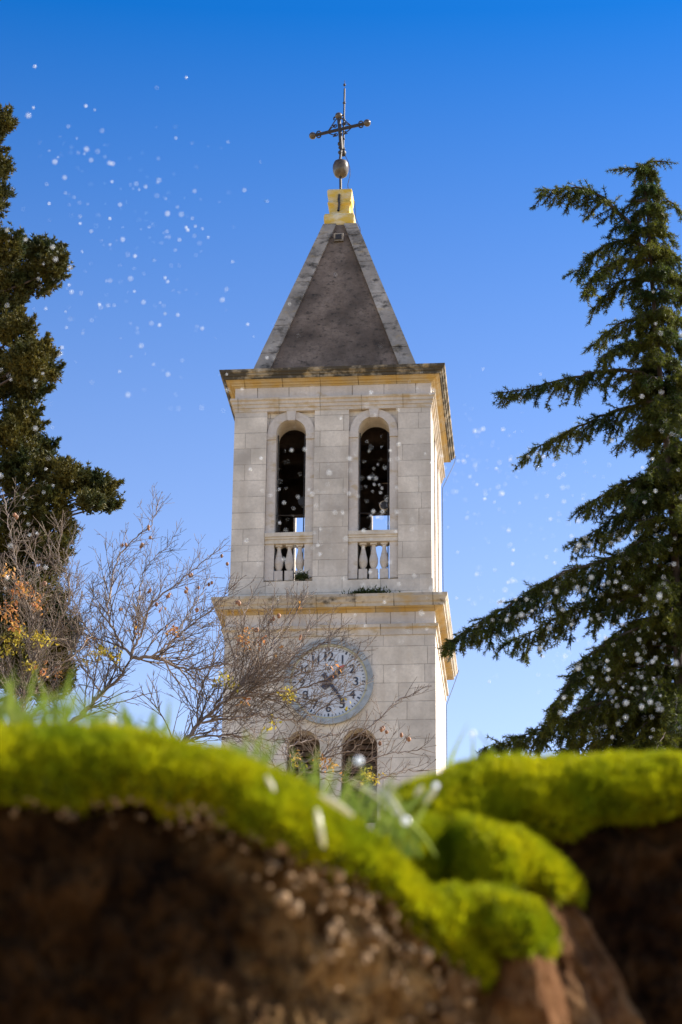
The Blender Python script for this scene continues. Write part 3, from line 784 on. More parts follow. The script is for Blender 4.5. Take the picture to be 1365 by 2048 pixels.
# ------------------------------------------------------------------ cypress on the left
def cypress():
    D = 27.0
    root_p = P(-75, 2000, D); root_p[2] = GROUND
    t = empty('cypress_tree', root_p); tag(t, 'dark olive cypress with clumped foliage at the left edge', 'cypress tree')
    tp = resample([P(-45, 190, D), P(-55, 400, D), P(-62, 800, D), P(-70, 1300, D), root_p], .5)
    ww = Acc(); ww.add(*tube_np(tp, np.linspace(.05, .24, len(tp)), 8))
    clumps = [  # centre in the photograph, radii in pixels
        (4, 252, 24, 32), (-34, 250, 36, 50), (-34, 320, 34, 60), (2, 345, 16, 30), (3, 390, 14, 22), (-40, 430, 50, 50), (10, 500, 40, 40), (45, 525, 52, 52), (88, 520, 40, 50), (108, 540, 26, 40), (75, 570, 46, 34), (20, 580, 50, 50),
        (0, 640, 50, 60), (35, 670, 40, 40), (55, 735, 42, 55), (78, 715, 26, 34), (90, 750, 24, 26), (60, 790, 26, 32), (10, 760, 60, 80), (45, 850, 38, 48), (20, 900, 60, 80), (75, 905, 34, 26), (55, 970, 60, 50), (105, 950, 40, 38),
        (140, 965, 34, 38), (170, 965, 26, 26), (198, 985, 24, 34), (215, 1010, 22, 26), (180, 1012, 28, 20), (95, 1020, 50, 50), (115, 1065, 36, 40), (30, 1060, 80, 70), (60, 1130, 80, 60), (110, 1110, 34, 30), (10, 1200, 80, 80), (70, 1220, 70, 70), (100, 1280, 60, 60), (10, 1320, 90, 80), (80, 1360, 80, 60)]
    B, A = [], []
    m = D / .92 / FPX
    for cx, cy, rx, ry in clumps:
        c = P(cx, cy, D + rng.normal(0, .25)); rx_, ry_ = rx * m * .86, ry * m * .86
        n = int(26 + rx * ry * .085)
        u = rng.normal(0, 1, (n, 3)); u /= np.linalg.norm(u, axis=1, keepdims=True); u *= rng.uniform(.35, 1.0, (n, 1)) ** .6
        pts = c + u[:, :1] * rx_ * R0 * .92 + u[:, 1:2] * max(rx_, .15) * FW + u[:, 2:] * ry_ * Z * .92
        # each point carries an upright spray made of several tufts
        # ragged leaders standing out of the clump
        for _ in range(int(3 + rx * ry * .0035)):
            uu = rng.normal(0, 1, 3); uu /= np.linalg.norm(uu); uu[2] = abs(uu[2]) * .8 - .15
            b0 = c + (R0 * uu[0] * rx_ + FW * uu[1] * rx_ + Z * uu[2] * ry_) * .8; LL = rng.uniform(.10, .26)
            dd = Z * .7 + R0 * uu[0] * .8 + FW * uu[1] * .8 + rng.normal(0, .2, 3); dd /= np.linalg.norm(dd); k = int(LL * 260)
            f_ = rng.random((k, 1)); side = rng.normal(0, .034, (k, 3)) * (1.1 - f_)
            B.append(b0 + dd * LL * f_ + side); A.append(np.repeat(dd[None], k, 0))
        for p_, uu in zip(pts, u):
            dd = Z * .75 + (R0 * uu[0] + FW * uu[1]) * .9 + rng.normal(0, .25, 3); dd /= np.linalg.norm(dd)
            L = rng.uniform(.06, .16); k = 6
            s = np.linspace(0, 1, k)[:, None]
            B.append(p_ + dd * L * s + rng.normal(0, .012, (k, 3))); A.append(np.repeat(dd[None], k, 0))
        q0 = P(-62, cy + 60, D); ww.add(*tube_np(resample([q0, (q0 + c) / 2 + np.array([0, 0, -.05]), c], .15), np.linspace(.03, .006, len(resample([q0, (q0 + c) / 2 + np.array([0, 0, -.05]), c], .15))), 4))
    ww.build('trunk', M_bark, t, True)
    V, F = needles(np.concatenate(B), np.concatenate(A), .05, .022, .5, 5)
    obj_np('crown', V, F, M_cypress, t)
    return len(F)
n_cyp = cypress()

# ------------------------------------------------------------------ bare autumn trees
def project(p):
    v = np.asarray(p) - CAM; d_ = v @ DV
    return np.stack([682.5 + FPX * (v @ RV) / d_, 1024 - FPX * (v @ UV) / d_], -1)

def bare_tree(label, D, base_px, limbs, dens, leaf_spots, pod_spots, leaf_mats, twig_r=.0034, maxup=1.0, seed=1, reach=1.0):
    rg = np.random.default_rng(seed)
    root_p = P(base_px[0], base_px[1], D).copy(); top = root_p.copy(); root_p[2] = GROUND
    t = empty('bare_tree', root_p); tag(t, label, 'tree', 'bare autumn trees behind the mossy bank')
    m = D / .92 / FPX
    wood = Acc(); fine = Acc(); tips = []
    first = P(*limbs[0][0][0], D)
    tr = resample([root_p, root_p * .5 + first * .5 + rg.normal(0, .1, 3) * np.array([1, 1, 0]), first], .2)
    wood.add(*tube_np(tr, np.linspace(.11, limbs[0][1] * 1.1, len(tr)), 8))
    def shoot(p0, d, L, r, lev):
        n = max(4, int(L / (9 * m))); pts = [p0]; d = d / np.linalg.norm(d)
        curl = rg.normal(0, .035, 3)
        for i in range(n):
            d = d + curl + rg.normal(0, .032, 3) + Z * .02 * maxup; d /= np.linalg.norm(d); pts.append(pts[-1] + d * L / n)
        pts = np.array(pts); fine.add(*tube_np(pts, np.linspace(r, max(r * .45, .0019), len(pts)), 3 if r < .006 else 5))
        tips.append(pts[len(pts) // 2:])
        if lev < 3:
            gap = (16, 13, 19)[lev] * m / dens
            k = L / gap
            for _ in range(int(k) + (rg.random() < k % 1)):
                i = rg.integers(1, n); tt = pts[i] - pts[i - 1]; tt /= np.linalg.norm(tt)
                s = rg.normal(0, 1, 3); s -= tt * (s @ tt); s /= np.linalg.norm(s)
                ang = rg.uniform(.45, 1.05)
                shoot(pts[i], tt * math.cos(ang) + s * math.sin(ang) + Z * .15, L * rg.uniform(.25, .7) * (1 - .35 * i / n), max(r * .62, twig_r * .62), lev + 1)
    for path, r0, side in limbs:
        n = len(path); sp = side
        p3 = [P(x, y, D + sp * (i / (n - 1))) for i, (x, y) in enumerate(path)]
        pts = resample(p3, 8 * m); k = len(pts); pts[1:-1] += rg.normal(0, .008, (k - 2, 3))
        rr = np.linspace(r0, max(r0 * .22, twig_r), k); wood.add(*tube_np(pts, rr, 6))
        tt = np.gradient(pts, axis=0); tt /= np.linalg.norm(tt, axis=1, keepdims=True)
        i = 2.0
        while i < k - 1:
            j = int(i); s = rg.normal(0, 1, 3); s -= tt[j] * (s @ tt[j]); s /= np.linalg.norm(s); ang = rg.uniform(.4, 1.0)
            L = rg.uniform(40, 150) * m * reach * (1 - .6 * j / k)
            shoot(pts[j], tt[j] * math.cos(ang) + s * math.sin(ang) + Z * .15 * maxup, L, max(rr[j] * .5, twig_r) if rr[j] < .02 else .0085, 1)
            i += rg.uniform(.5, 1.5) / dens
        shoot(pts[-1], tt[-1], 22 * m, twig_r, 2)
    wood.build('trunk', M_twig, t, True); fine.build('twigs', M_fine, t, True)
    TP = np.concatenate(tips); TPX = project(TP)
    for lm, spots in leaf_spots:
        V = []; 
        for (x, y, r, n) in spots:
            dd = np.hypot(TPX[:, 0] - x, TPX[:, 1] - y); cand = np.argsort(dd)[:max(14, n)]; cand = cand[dd[cand] < r * 1.6 + 12]
            if len(cand) == 0: cand = np.argsort(dd)[:3]
            for _ in range(int(n * 1.4)):
                c = TP[rg.choice(cand)] + rg.normal(0, .03, 3); L = rg.uniform(.030, .062)
                d = rg.normal(0, 1, 3) - Z * .6; d /= np.linalg.norm(d); s = np.cross(d, rg.normal(0, 1, 3)); s /= np.linalg.norm(s); nn = np.cross(d, s) * L * .15
                V += [c, c + d * L * .5 + s * L * .24 + nn, c + d * L, c + d * L * .5 - s * L * .24 + nn]
        if V: obj_np('leaves', np.array(V), np.arange(len(V)).reshape(-1, 4), lm, t)
    if pod_spots:
        for (x, y) in pod_spots:
            q = MB()
            i = np.argmin(np.hypot(TPX[:, 0] - x, TPX[:, 1] - y)); c = TP[i]
            for _ in range(rg.integers(1, 4)):
                cc = c + rg.normal(0, .012, 3); q.ball(cc, rg.uniform(.012, .022), 7, rg.uniform(1.0, 1.5))
            q.build('seed_pod', M_pod, t, True)
    return wood.n

nb = 0
nb += bare_tree('leafless tree with a bent forked limb and brown seed pods left of the tower', 24.0, (120, 1800),
    [([(140, 1450), (205, 1388), (245, 1350), (262, 1310)], .030, 0),
     ([(262, 1310), (232, 1270), (218, 1230), (222, 1170), (240, 1110), (264, 1085), (300, 1052), (312, 1020), (320, 1000)], .016, .3),
     ([(262, 1310), (286, 1262), (300, 1212), (340, 1180), (400, 1130), (445, 1095)], .014, -.3),
     ([(262, 1314), (320, 1318), (360, 1337), (410, 1335), (455, 1328), (520, 1345)], .020, .2),
     ([(250, 1345), (200, 1292), (165, 1240), (142, 1180), (132, 1120), (150, 1060)], .012, .4),
     ([(264, 1312), (272, 1250), (278, 1200), (290, 1140), (345, 1085)], .012, .5),
     ([(300, 1316), (370, 1262), (430, 1212), (475, 1165)], .012, -.4),
     ([(320, 1318), (360, 1255), (395, 1200), (420, 1150)], .010, .6),
     ([(205, 1388), (170, 1340), (150, 1290), (180, 1220), (190, 1160)], .010, .7),
     ([(140, 1450), (90, 1380), (70, 1320), (90, 1240)], .012, .3),
     ([(360, 1337), (400, 1390), (450, 1410), (520, 1400)], .010, .5)], .84,
    [(M_leaf_or, [(345, 1257, 22, 26), (180, 1282, 18, 14), (270, 1270, 14, 8), (325, 1215, 8, 5), (505, 1275, 16, 18), (120, 1345, 26, 14)]),
     (M_leaf_ye, [(205, 1305, 32, 60), (235, 1312, 20, 24), (440, 1362, 20, 18), (180, 1320, 24, 20)])],
    [(285, 1092), (300, 1075), (250, 1088), (384, 1149), (440, 1108), (452, 1128), (300, 1184), (338, 1194), (392, 1222), (425, 1172), (372, 1178), (316, 1210), (395, 1175), (300, 1058), (336, 1188), (243, 1218)], None, seed=3)
nb += bare_tree('leafless tree with thin red brown twigs crossing the clock face', 23.0, (300, 1850),
    [([(340, 1520), (392, 1455), (452, 1402), (490, 1388)], .026, 0),
     ([(452, 1402), (520, 1332), (560, 1262), (598, 1195)], .014, .2),
     ([(470, 1395), (545, 1385), (620, 1372), (690, 1332), (745, 1282)], .013, -.2),
     ([(430, 1418), (470, 1332), (482, 1262), (505, 1185)], .012, .3),
     ([(400, 1445), (520, 1432), (600, 1440), (665, 1402), (735, 1362)], .013, .1),
     ([(392, 1455), (402, 1382), (432, 1302), (445, 1225)], .011, -.3),
     ([(520, 1332), (580, 1318), (640, 1290), (690, 1250)], .009, -.1),
     ([(490, 1388), (540, 1350), (600, 1290), (625, 1235)], .009, .4),
     ([(470, 1395), (530, 1368), (590, 1352), (640, 1326), (675, 1290)], .009, -.15),
     ([(490, 1388), (560, 1402), (620, 1402), (685, 1380)], .009, .15),
     ([(452, 1402), (540, 1302), (585, 1240), (615, 1180)], .009, .1),
     ([(340, 1520), (380, 1480), (470, 1470), (560, 1480), (640, 1450)], .012, -.3),
     ([(452, 1402), (500, 1340), (530, 1270), (548, 1200)], .010, .5)], .82,
    [(M_leaf_or, [(488, 1280, 24, 30), (520, 1282, 14, 12), (672, 1340, 8, 8), (560, 1300, 10, 6), (490, 1395, 18, 16), (600, 1215, 8, 4)]),
     (M_leaf_ye, [(578, 1385, 22, 44), (462, 1366, 22, 26), (440, 1358, 16, 14), (545, 1450, 20, 18), (700, 1420, 8, 4)])],
    [(543, 1238), (515, 1260), (600, 1278), (475, 1206), (560, 1235)], None, seed=5)
nb += bare_tree('low bare tree with long wispy twigs in front of the tower windows', 22.0, (560, 1900),
    [([(560, 1640), (590, 1560), (610, 1525)], .016, 0),
     ([(610, 1525), (690, 1488), (755, 1440), (800, 1400), (838, 1382)], .008, .2),
     ([(600, 1545), (690, 1540), (770, 1510), (850, 1500)], .008, -.2),
     ([(610, 1525), (570, 1500), (620, 1480), (700, 1462)], .010, .3),
     ([(600, 1550), (640, 1520), (700, 1500), (740, 1470)], .008, -.4),
     ([(590, 1560), (560, 1540), (520, 1510), (500, 1470)], .010, .2),
     ([(640, 1560), (740, 1560), (800, 1545), (860, 1540)], .007, .1)], .66,
    [(M_leaf_or, [(592, 1515, 8, 10), (645, 1515, 8, 8), (655, 1530, 12, 14), (672, 1540, 8, 8)]),
     (M_leaf_ye, [(740, 1552, 22, 50), (600, 1530, 8, 8)])],
    [(762, 1488), (798, 1476), (826, 1486), (775, 1468), (764, 1455)], None, seed=8, reach=.8)
nb += bare_tree('tangled bare tree with pink and yellow leaves under the cypress', 21.0, (-40, 1850),
    [([(20, 1520), (40, 1420), (60, 1340)], .020, 0),
     ([(60, 1340), (70, 1260), (40, 1160), (20, 1060), (10, 1000)], .010, .2),
     ([(60, 1340), (105, 1270), (140, 1190), (118, 1110), (125, 1060)], .010, -.3),
     ([(40, 1420), (100, 1350), (150, 1310), (190, 1260)], .010, .3),
     ([(40, 1420), (0, 1330), (-20, 1230), (0, 1130)], .010, .1),
     ([(60, 1340), (60, 1250), (80, 1170), (60, 1090)], .008, -.5)], .86,
    [(M_leaf_or, [(45, 1180, 34, 60), (75, 1205, 26, 40), (20, 1215, 30, 40), (15, 1145, 20, 20), (30, 1250, 24, 24), (85, 1340, 20, 16)]),
     (M_leaf_ye, [(40, 1270, 34, 60), (80, 1275, 30, 50), (100, 1285, 20, 24), (15, 1290, 30, 34), (60, 1330, 30, 26)])],
    [(30, 1035), (88, 1170)], None, seed=11)

# ------------------------------------------------------------------ mossy bank in front
def lump(p, s, a):
    return a * (mnoise.noise(Vector(p) * s) + .5 * mnoise.noise(Vector(p) * s * 2.3) + .25 * mnoise.noise(Vector(p) * s * 5.1))

def blades(V, F, n, L, W, up, spread=.35):
    """Short moss shoots over a surface (triangles), area weighted."""
    a, b_, c = V[F[:, 0]], V[F[:, 1]], V[F[:, 2]]
    nr = np.cross(b_ - a, c - a); ar = np.linalg.norm(nr, axis=1); nr /= np.maximum(ar[:, None], 1e-12)
    i = rng.choice(len(F), n, p=ar / ar.sum())
    u = rng.random((n, 1)); v = rng.random((n, 1)); fl = u + v > 1; u = np.where(fl, 1 - u, u); v = np.where(fl, 1 - v, v)
    p = a[i] * (1 - u - v) + b_[i] * u + c[i] * v
    d = nr[i] + Z * up + rng.normal(0, spread, (n, 3)); d /= np.linalg.norm(d, axis=1, keepdims=True)
    s = np.cross(d, rng.normal(0, 1, (n, 3))); s /= np.linalg.norm(s, axis=1, keepdims=True)
    tuf = np.array([mnoise.noise(Vector(q_) * 55) + .6 * mnoise.noise(Vector(q_) * 130) for q_ in p])[:, None]
    keep = (tuf[:, 0] > -.75); W = W * np.where(keep, 1, .02)[:, None]
    ll = L * rng.uniform(.6, 1.3, (n, 1)) * np.clip(.95 + .4 * tuf, .4, 1.4); p = p - nr[i] * L * .15
    Vb = np.stack([p - s * W * .35, p + s * W * .35, p + d * ll * .6 + s * W * .5, p + d * ll, p + d * ll * .6 - s * W * .5], 1).reshape(-1, 3)
    k = np.arange(n)[:, None] * 5
    return Vb, np.concatenate([k + np.array([[0, 1, 2]]), k + np.array([[0, 2, 4]]), k + np.array([[2, 3, 4]])])

def bank(name, label, D, top, low, soil_mat_, nsh, depthfun=lambda x: 0.0, xs=None, face_bulge=.0, cat='mossy bank', flare=0.0):
    """An upright earth face whose rounded head is cushioned with moss; top and low follow the photograph."""
    top = np.array(top, float); low = np.array(low, float)
    x = np.linspace(top[0, 0], top[-1, 0], xs)
    yt = np.interp(x, top[:, 0], top[:, 1]); yl = np.interp(x, low[:, 0], low[:, 1])
    # smooth the outlines
    for arr in (yt, yl):
        k = np.ones(5) / 5; arr[2:-2] = np.convolve(arr, k, 'valid')
    yl += np.array([13 * mnoise.noise(Vector((q_ * .021, D * 7, 1))) + 8 * mnoise.noise(Vector((q_ * .07, D * 7, 5))) for q_ in x]) * np.clip((yl - yt) / 60, 0, 1)
    yt += np.array([5 * mnoise.noise(Vector((q_ * .03, D * 5, 9))) + 3 * mnoise.noise(Vector((q_ * .09, D * 5, 2))) for q_ in x])
    base = P(x.mean(), 1800, D + .15); base[2] = GROUND
    t = empty(name, base); tag(t, label, cat)
    MV, SV = [], []; prof_m = 22
    for i in range(len(x)):
        Dd = D + depthfun(x[i])
        zt = P(x[i], yt[i] + 4, Dd + .04)[2]; zl = P(x[i], yl[i] - (14 if x[i] < 500 or x[i] > 1000 else 2), Dd)[2]; zl = min(zl, zt - .006)
        c0 = P(x[i], (yt[i] + yl[i]) / 2, Dd); c0 = c0 - Z * c0[2]
        h = zt - zl; dep = min(.11, .05 + h * .7)
        col = []
        for j in range(prof_m):
            s = j / (prof_m - 1)
            if s < .12: y, z = .035 - .05 * s / .12, zl - .004
            elif s < .72:
                a = (s - .12) / .60 * math.pi / 2; y, z = -.015 + (dep + .015) * (1 - math.cos(a)), zl + h * math.sin(a)
            else: a = (s - .72) / .28; y, z = dep + .35 * a, zt - .05 * a * a
            p = c0 + FW * y + Z * z
            nrm = -FW * (1 - s) + Z * s
            wob = lump(p, 9, .010) + lump(p + 9, 28, .0035) + lump(p + 17, 85, .0025)
            p = p + nrm * wob * (0.35 if h < .02 else 1) - Z * (max(0, .12 - s) * .0)
            if j < 4: p = p + Z * lump(p + 31, 30, .010)
            col.append(p)
        MV.append(col)
        scol = []; NR = 96
        for j in range(NR):
            s = j / (NR - 1)
            if s < .75:
                q_ = s / .75
                z = GROUND + (zl - .36 - GROUND) * q_ / .08 if q_ < .08 else zl + .004 - .364 * (1 - (q_ - .08) / .92)
                y = .03 + face_bulge * min(1, (zl - z) / .25)
            elif s < .85: y, z = .03 + (dep - .03) * (s - .75) / .1, zl + .004 + (zt - .014 - zl - .004) * (s - .75) / .1
            else: y, z = dep + .5 * (s - .85) / .15, zt - .014 - .06 * ((s - .85) / .15) ** 2
            p = c0 + FW * y + Z * z
            p = p + R0 * flare * (i / (len(x) - 1)) ** 3 * max(0.0, zl - z) ** .8
            if s < .78:
                p = p - FW * (lump(p, 9, .020) + lump(p + 5, 26, .016) + lump(p + 3, 75, .007) + lump(p + 2, 190, .003)) * (1 if s < .74 else .4)
            scol.append(p)
        SV.append(scol)
    def grid(A):
        n, k = len(A), len(A[0]); V = np.array(A).reshape(-1, 3)
        i = np.arange(n - 1)[:, None]; j = np.arange(k - 1)[None, :]
        F = np.stack([i * k + j, (i + 1) * k + j, (i + 1) * k + j + 1, i * k + j + 1], -1).reshape(-1, 4)
        return V, F
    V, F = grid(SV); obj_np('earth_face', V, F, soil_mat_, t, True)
    V, F = grid(MV); mo = obj_np('moss', V, F, M_mossbase, t, True)
    T = np.concatenate([F[:, [0, 1, 2]], F[:, [0, 2, 3]]])
    Vb, Fb = blades(V, T, nsh, .0125, .0022, .9, .28)
    so_ = obj_np('moss_shoots', Vb, Fb, M_moss, t); so_['kind'] = 'stuff'
    return t

DA, DB = 2.20, 2.56
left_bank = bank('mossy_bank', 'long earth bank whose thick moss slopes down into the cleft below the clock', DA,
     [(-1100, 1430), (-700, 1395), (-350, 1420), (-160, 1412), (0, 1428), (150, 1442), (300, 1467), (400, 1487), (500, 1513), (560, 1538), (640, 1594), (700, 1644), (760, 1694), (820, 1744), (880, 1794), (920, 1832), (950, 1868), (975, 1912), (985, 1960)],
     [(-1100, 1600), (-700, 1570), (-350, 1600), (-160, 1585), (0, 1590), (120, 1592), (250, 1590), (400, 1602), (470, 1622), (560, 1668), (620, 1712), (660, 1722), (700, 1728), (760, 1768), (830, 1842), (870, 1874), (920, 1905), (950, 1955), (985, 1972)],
     M_soil_sunlit_end, 250000, depthfun=lambda x: -.06 + .19 * max(0.0, min(1.0, (x - 500) / 480)) ** 1.2, xs=640, face_bulge=.03)
bank('mossy_bank', 'flat topped earth bank with bright moss under the cedar branches', DB,
     [(770, 1640), (790, 1600), (830, 1566), (880, 1536), (920, 1516), (980, 1497), (1040, 1492), (1100, 1498), (1230, 1502), (1365, 1507), (1540, 1512), (1900, 1490), (2400, 1520)],
     [(770, 1660), (800, 1668), (860, 1680), (950, 1680), (1060, 1662), (1130, 1664), (1160, 1652), (1200, 1630), (1365, 1622), (1540, 1615), (1900, 1600), (2400, 1640)],
     M_soil_right, 215000, xs=360)

def end_round(x0, x1, d):
    c, h = (x0 + x1) / 2, (x1 - x0) / 2
    return lambda x: d * abs((x - c) / h) ** 3
bank('mossy_stone', 'larger mossy lump with a broad green cushion wedged in the cleft', 2.44,
     [(760, 1690), (800, 1650), (850, 1622), (900, 1610), (950, 1612), (1000, 1630), (1045, 1650), (1085, 1680), (1115, 1712), (1140, 1745), (1156, 1780), (1160, 1800)],
     [(760, 1720), (800, 1770), (850, 1800), (900, 1800), (950, 1800), (1000, 1782), (1050, 1772), (1080, 1775), (1110, 1792), (1135, 1800), (1152, 1806), (1160, 1806)],
     M_rock, 42000, depthfun=lambda x: .02 - .05 * math.exp(-((x - 990) / 70) ** 2) + .05 * math.exp(-((x - 900) / 40) ** 2) + .10 * max(0.0, (x - 1080) / 80) ** 2, xs=130, face_bulge=-.03, flare=.32, cat='mossy stone')
bank('mossy_stone', 'smaller mossy lump low in the cleft above a tan root of earth', 2.29,
     [(850, 1800), (890, 1778), (930, 1768), (970, 1764), (1010, 1768), (1045, 1784), (1075, 1810), (1095, 1842), (1104, 1870), (1106, 1892)],
     [(850, 1840), (890, 1870), (940, 1880), (985, 1890), (1010, 1902), (1040, 1905), (1065, 1892), (1090, 1898), (1106, 1900)],
     M_rock, 26000, depthfun=lambda x: .03 * math.exp(-((x - 960) / 30) ** 2) + .09 * max(0.0, (x - 1050) / 56) ** 2, xs=90, face_bulge=-.02, flare=.15, cat='mossy stone')

# crumbs of earth and grit caught under the lip of the long moss slope
acc = Acc(); gr = np.random.default_rng(4)
gth = np.linspace(0, math.pi, 5); gph = np.arange(6) * math.pi / 3
GS = np.stack([np.outer(np.sin(gth), np.cos(gph)), np.outer(np.sin(gth), np.sin(gph)), np.outer(np.cos(gth), np.ones(6))], -1).reshape(-1, 3)
gi = np.arange(4)[:, None]; gj = np.arange(6)[None, :]; gk = (gj + 1) % 6
GF = np.stack([gi * 6 + gj, (gi + 1) * 6 + gj, (gi + 1) * 6 + gk, gi * 6 + gk], -1).reshape(-1, 4)
for _ in range(260):
    x = 960 * gr.random() ** .6
    yl = np.interp(x, [0, 250, 400, 470, 560, 620, 700, 760, 830, 870, 920, 985], [1590, 1590, 1602, 1622, 1668, 1712, 1728, 1768, 1842, 1874, 1905, 1972])
    y = yl + 4 + abs(gr.normal(0, 26 + .12 * max(0, x - 300)))
    d_ = DA + (-.06 + .19 * max(0.0, min(1.0, (x - 500) / 480)) ** 1.2)
    p = P(x, y, d_ + gr.uniform(-.012, .012))
    acc.add(GS * gr.uniform(.0007, .0030) * gr.uniform(.6, 1.3, 3) + p, GF)
for _ in range(90):
    x = gr.uniform(540, 960); yl = np.interp(x, [540, 620, 700, 760, 830, 870, 920, 985], [1655, 1712, 1728, 1768, 1842, 1874, 1905, 1972])
    y = yl + 10 + abs(gr.normal(0, 95)); d_ = DA + (-.06 + .19 * max(0.0, min(1.0, (x - 500) / 480)) ** 1.2)
    acc.add(GS * gr.uniform(.0022, .0062) * gr.uniform(.5, 1.4, 3) + gr.normal(0, .0006, GS.shape) + P(x, y, d_ + gr.uniform(-.006, .012)), GF)
cr = acc.build('crumbs', M_crumb, left_bank); cr['kind'] = 'stuff'

# ------------------------------------------------------------------ grass, straws, drops
def blade(acc, p0, d, L, W, bend, n=7, face=None):
    d = d / np.linalg.norm(d); s = np.cross(d, face if face is not None else FW); s /= max(np.linalg.norm(s), 1e-6)
    pts = []; p = p0.copy(); dd = d.copy()
    for i in range(n + 1):
        f = i / n; w = W * (1 - f ** 2.2) * .5 + .0002; fold = FW * w * .35
        pts += [p - s * w, p + fold * .6, p + s * w]
        dd = dd + bend / n; dd /= np.linalg.norm(dd); p = p + dd * L / n
    i = np.arange(n)[:, None] * 3
    F = np.concatenate([i + np.array([[0, 1, 4, 3]]), i + np.array([[1, 2, 5, 4]])])
    acc.add(np.array(pts), F)

def grass_tuft(label, spots, D, n, Lr, W, mat=None, spreadx=12, group=None, lean=0.0):
    acc = Acc(); c0 = P(spots[0][0], spots[0][1], D)
    base = c0.copy()
    t = empty('grass_tuft', base); tag(t, label, 'grass tuft', group)
    for (x, y) in spots:
        for _ in range(n):
            p = P(x + rng.normal(0, spreadx), y + rng.uniform(5, 35), D + rng.normal(0, .03))
            d = Z + R0 * (rng.normal(0, .35) + lean) + FW * rng.normal(0, .25)
            blade(acc, p, d, rng.uniform(*Lr), W * rng.uniform(.7, 1.3), R0 * rng.normal(0, .5) + FW * rng.normal(0, .3) - Z * .25)
    acc.build('blades', mat or M_grass, t, True)
GG = 'grass tufts rooted in the moss'
grass_tuft('broad tuft of soft green grass at the far left behind the moss', [(10, 1425), (45, 1425), (85, 1430), (120, 1435)], 2.55, 12, (.03, .07), .0045, group=GG, spreadx=16)
grass_tuft('green grass tuft under the yellow leaves of the forked bare tree', [(175, 1440), (215, 1445), (260, 1455), (310, 1465)], 2.5, 8, (.025, .05), .0045, group=GG, spreadx=18)
grass_tuft('pale green grass tuft on the slope left of the clock', [(480, 1510), (500, 1515), (530, 1525)], 2.5, 8, (.02, .05), .004, group=GG)
grass_tuft('upright grass tuft below the two dark tower windows', [(600, 1570), (640, 1590), (680, 1600), (725, 1610)], 2.6, 7, (.03, .065), .004, group=GG, spreadx=18)
grass_tuft('fine grass tuft at the mouth of the cleft', [(770, 1620), (745, 1640), (790, 1650), (720, 1640), (810, 1690)], 2.40, 12, (.02, .045), .0045, group=GG, spreadx=20)

def straw(pxs, D, W, label, mat=None, name='straw'):
    acc = Acc(); pts = resample([P(x, y, D + dz) for x, y, dz in pxs], .006)
    n = len(pts); f = np.linspace(0, 1, n)
    acc.add(*tube_np(pts, W * .5 * (1 - .5 * np.abs(2 * f - 1) ** 3), 6))
    c = pts[0]
    o = obj_np(name, np.concatenate(acc.V), np.concatenate(acc.F), mat or M_straw, None, True, loc=c)
    tag(o, label, 'straw', 'dry straws on the moss')
SD = 2.10
straw([(533, 1552, 0), (540, 1565, 0), (549, 1582, 0)], SD, .0048, 'short pale straw stuck in the moss high on the long slope')
straw([(640, 1590, 0), (672, 1608, 0), (706, 1632, 0)], SD, .0062, 'thick pale straw lying along the edge of the moss slope')
straw([(634, 1618, 0), (640, 1655, -.005), (648, 1695, 0)], SD - .02, .0058, 'upright pale straw hanging down the front of the moss slope')
straw([(735, 1572, .2), (775, 1592, .15), (803, 1630, .1), (815, 1645, .08)], SD + .05, .0045, 'arched bleached straw bending over the cleft')
straw([(700, 1560, .2), (760, 1600, .2), (800, 1636, .15)], SD + .1, .0035, 'thin bleached straw just under the arched one')
straw([(812, 1640, 0), (840, 1668, .05), (872, 1712, .1)], SD + .12, .0052, 'olive straw running down into the dark of the cleft', M_grass)
straw([(832, 1592, 0), (838, 1582, 0), (845, 1572, 0)], SD + .2, .0058, 'short white straw stub standing at the cleft')
straw([(850, 1606, 0), (862, 1590, 0), (876, 1570, 0)], SD + .2, .0058, 'long white straw tilted to the right above the cleft')

def dew(px, py, D, r, label):
    q = MB(); q.ball(P(px, py, D), r, 12); o = q.build('dew_drop', M_drop, None, True, P(px, py, D)); tag(o, label, 'dew drop', 'dew drops on the bank')
dew(222, 1441, 2.30, .0032, 'bright dew drop on the crest of the moss below the forked bare tree')
dew(812, 1642, 2.10, .0036, 'bright dew drop where the straws cross over the cleft')
dew(872, 1572, 2.28, .0032, 'bright dew drop on the tip of the tilted white straw')
dew(718, 1522, 2.45, .0045, 'pale dew drop among grass in front of the second dark window')
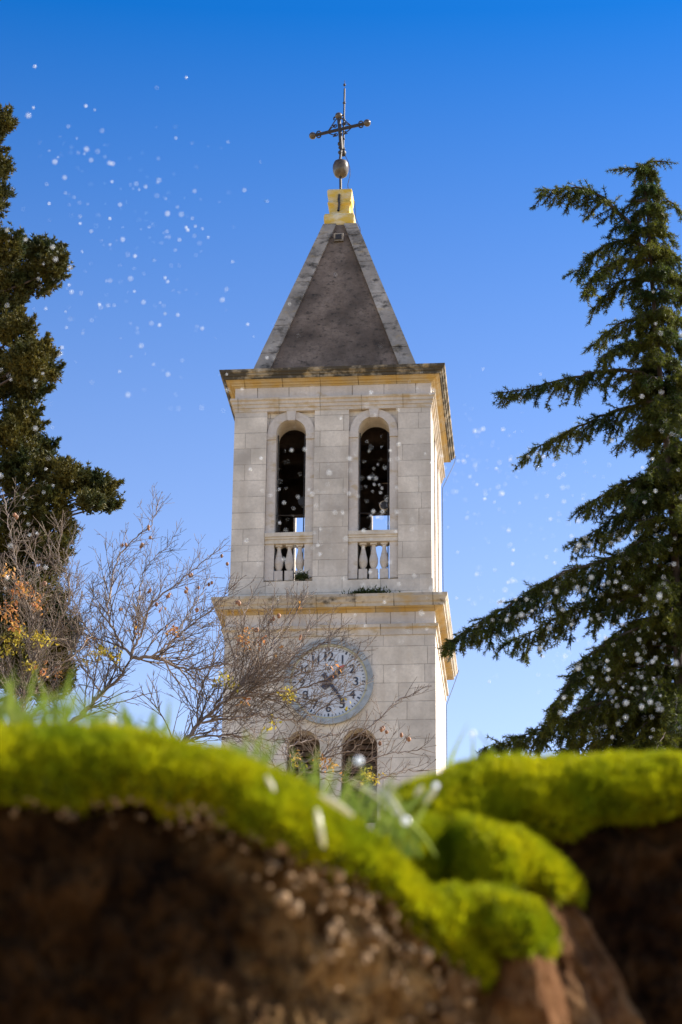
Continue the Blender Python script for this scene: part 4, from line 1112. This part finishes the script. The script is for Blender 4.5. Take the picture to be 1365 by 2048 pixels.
# out of focus stems against the sky beside the tower
st = empty('grass_stalk', P(945, 1530, 2.75)); tag(st, 'faint thin stalks with a dew tip against the sky beside the tower', 'grass stalk')
for (xa, ya, xb, yb, w_) in ((895, 1530, 938, 1444, .0032), (947, 1520, 946, 1470, .0036), (990, 1505, 953, 1462, .0024), (893, 1540, 915, 1500, .0025)):
    a_, c_ = P(xa, ya, 2.75), P(xb, yb, 2.72); acc = Acc(); blade(acc, a_, c_ - a_, np.linalg.norm(c_ - a_), w_, Z * .02); acc.build('stalk', M_grass, st, True)
q = MB(); q.ball(P(946, 1467, 2.72), .0034, 10); q.build('dew_drop', M_drop, st, True)

# drops of spray hanging in the air between the bank and the tower
pos = []
for (cx, cy, sx, sy, n) in ((280, 430, 110, 90, 85), (330, 620, 170, 90, 40), (120, 330, 60, 60, 14), (110, 560, 60, 60, 16), (740, 960, 45, 70, 46), (590, 1000, 50, 80, 32), (680, 1080, 90, 80, 26), (830, 900, 70, 90, 20), (980, 930, 70, 70, 60), (1100, 1010, 70, 70, 30), (960, 1080, 70, 90, 24), (1220, 1180, 90, 120, 105), (1230, 1390, 80, 80, 80), (1080, 1210, 90, 50, 30), (60, 1000, 50, 200, 34), (800, 1230, 80, 60, 16), (500, 760, 120, 60, 12), (1330, 1000, 40, 200, 22)):
    for _ in range(int(n * 1.6)): pos.append((rng.normal(cx, sx), rng.normal(cy, sy)))
pos += [(373, 155), (70, 133), (57, 231), (172, 212), (220, 437), (373, 455), (966, 858), (950, 862), (1027, 1100), (1025, 1128), (376, 460)]
acc = Acc()
th = np.linspace(0, math.pi, 6); ph = np.arange(7) * 2 * math.pi / 7
SPH = np.stack([np.outer(np.sin(th), np.cos(ph)), np.outer(np.sin(th), np.sin(ph)), np.outer(np.cos(th), np.ones(7))], -1).reshape(-1, 3)
i = np.arange(5)[:, None]; j = np.arange(7)[None, :]; k = (j + 1) % 7
SF = np.stack([i * 7 + j, (i + 1) * 7 + j, (i + 1) * 7 + k, i * 7 + k], -1).reshape(-1, 4)
for n_, (x, y) in enumerate(pos):
    D_ = rng.uniform(3.4, 6.0); r = .0006 + .0021 * rng.random() ** 2.4
    if n_ >= len(pos) - 11: r = .0029
    if y > 1480 or y < 100: continue
    acc.add(SPH * r + P(x, y, D_), SF)
sp_ = acc.build('water_spray', M_drop, None, True)
tag(sp_, 'glinting drops of water spray hanging in the air', 'water spray', kind='stuff')
print('FACES cedar', n_cedar, 'cypress', n_cyp, 'bare verts', nb)
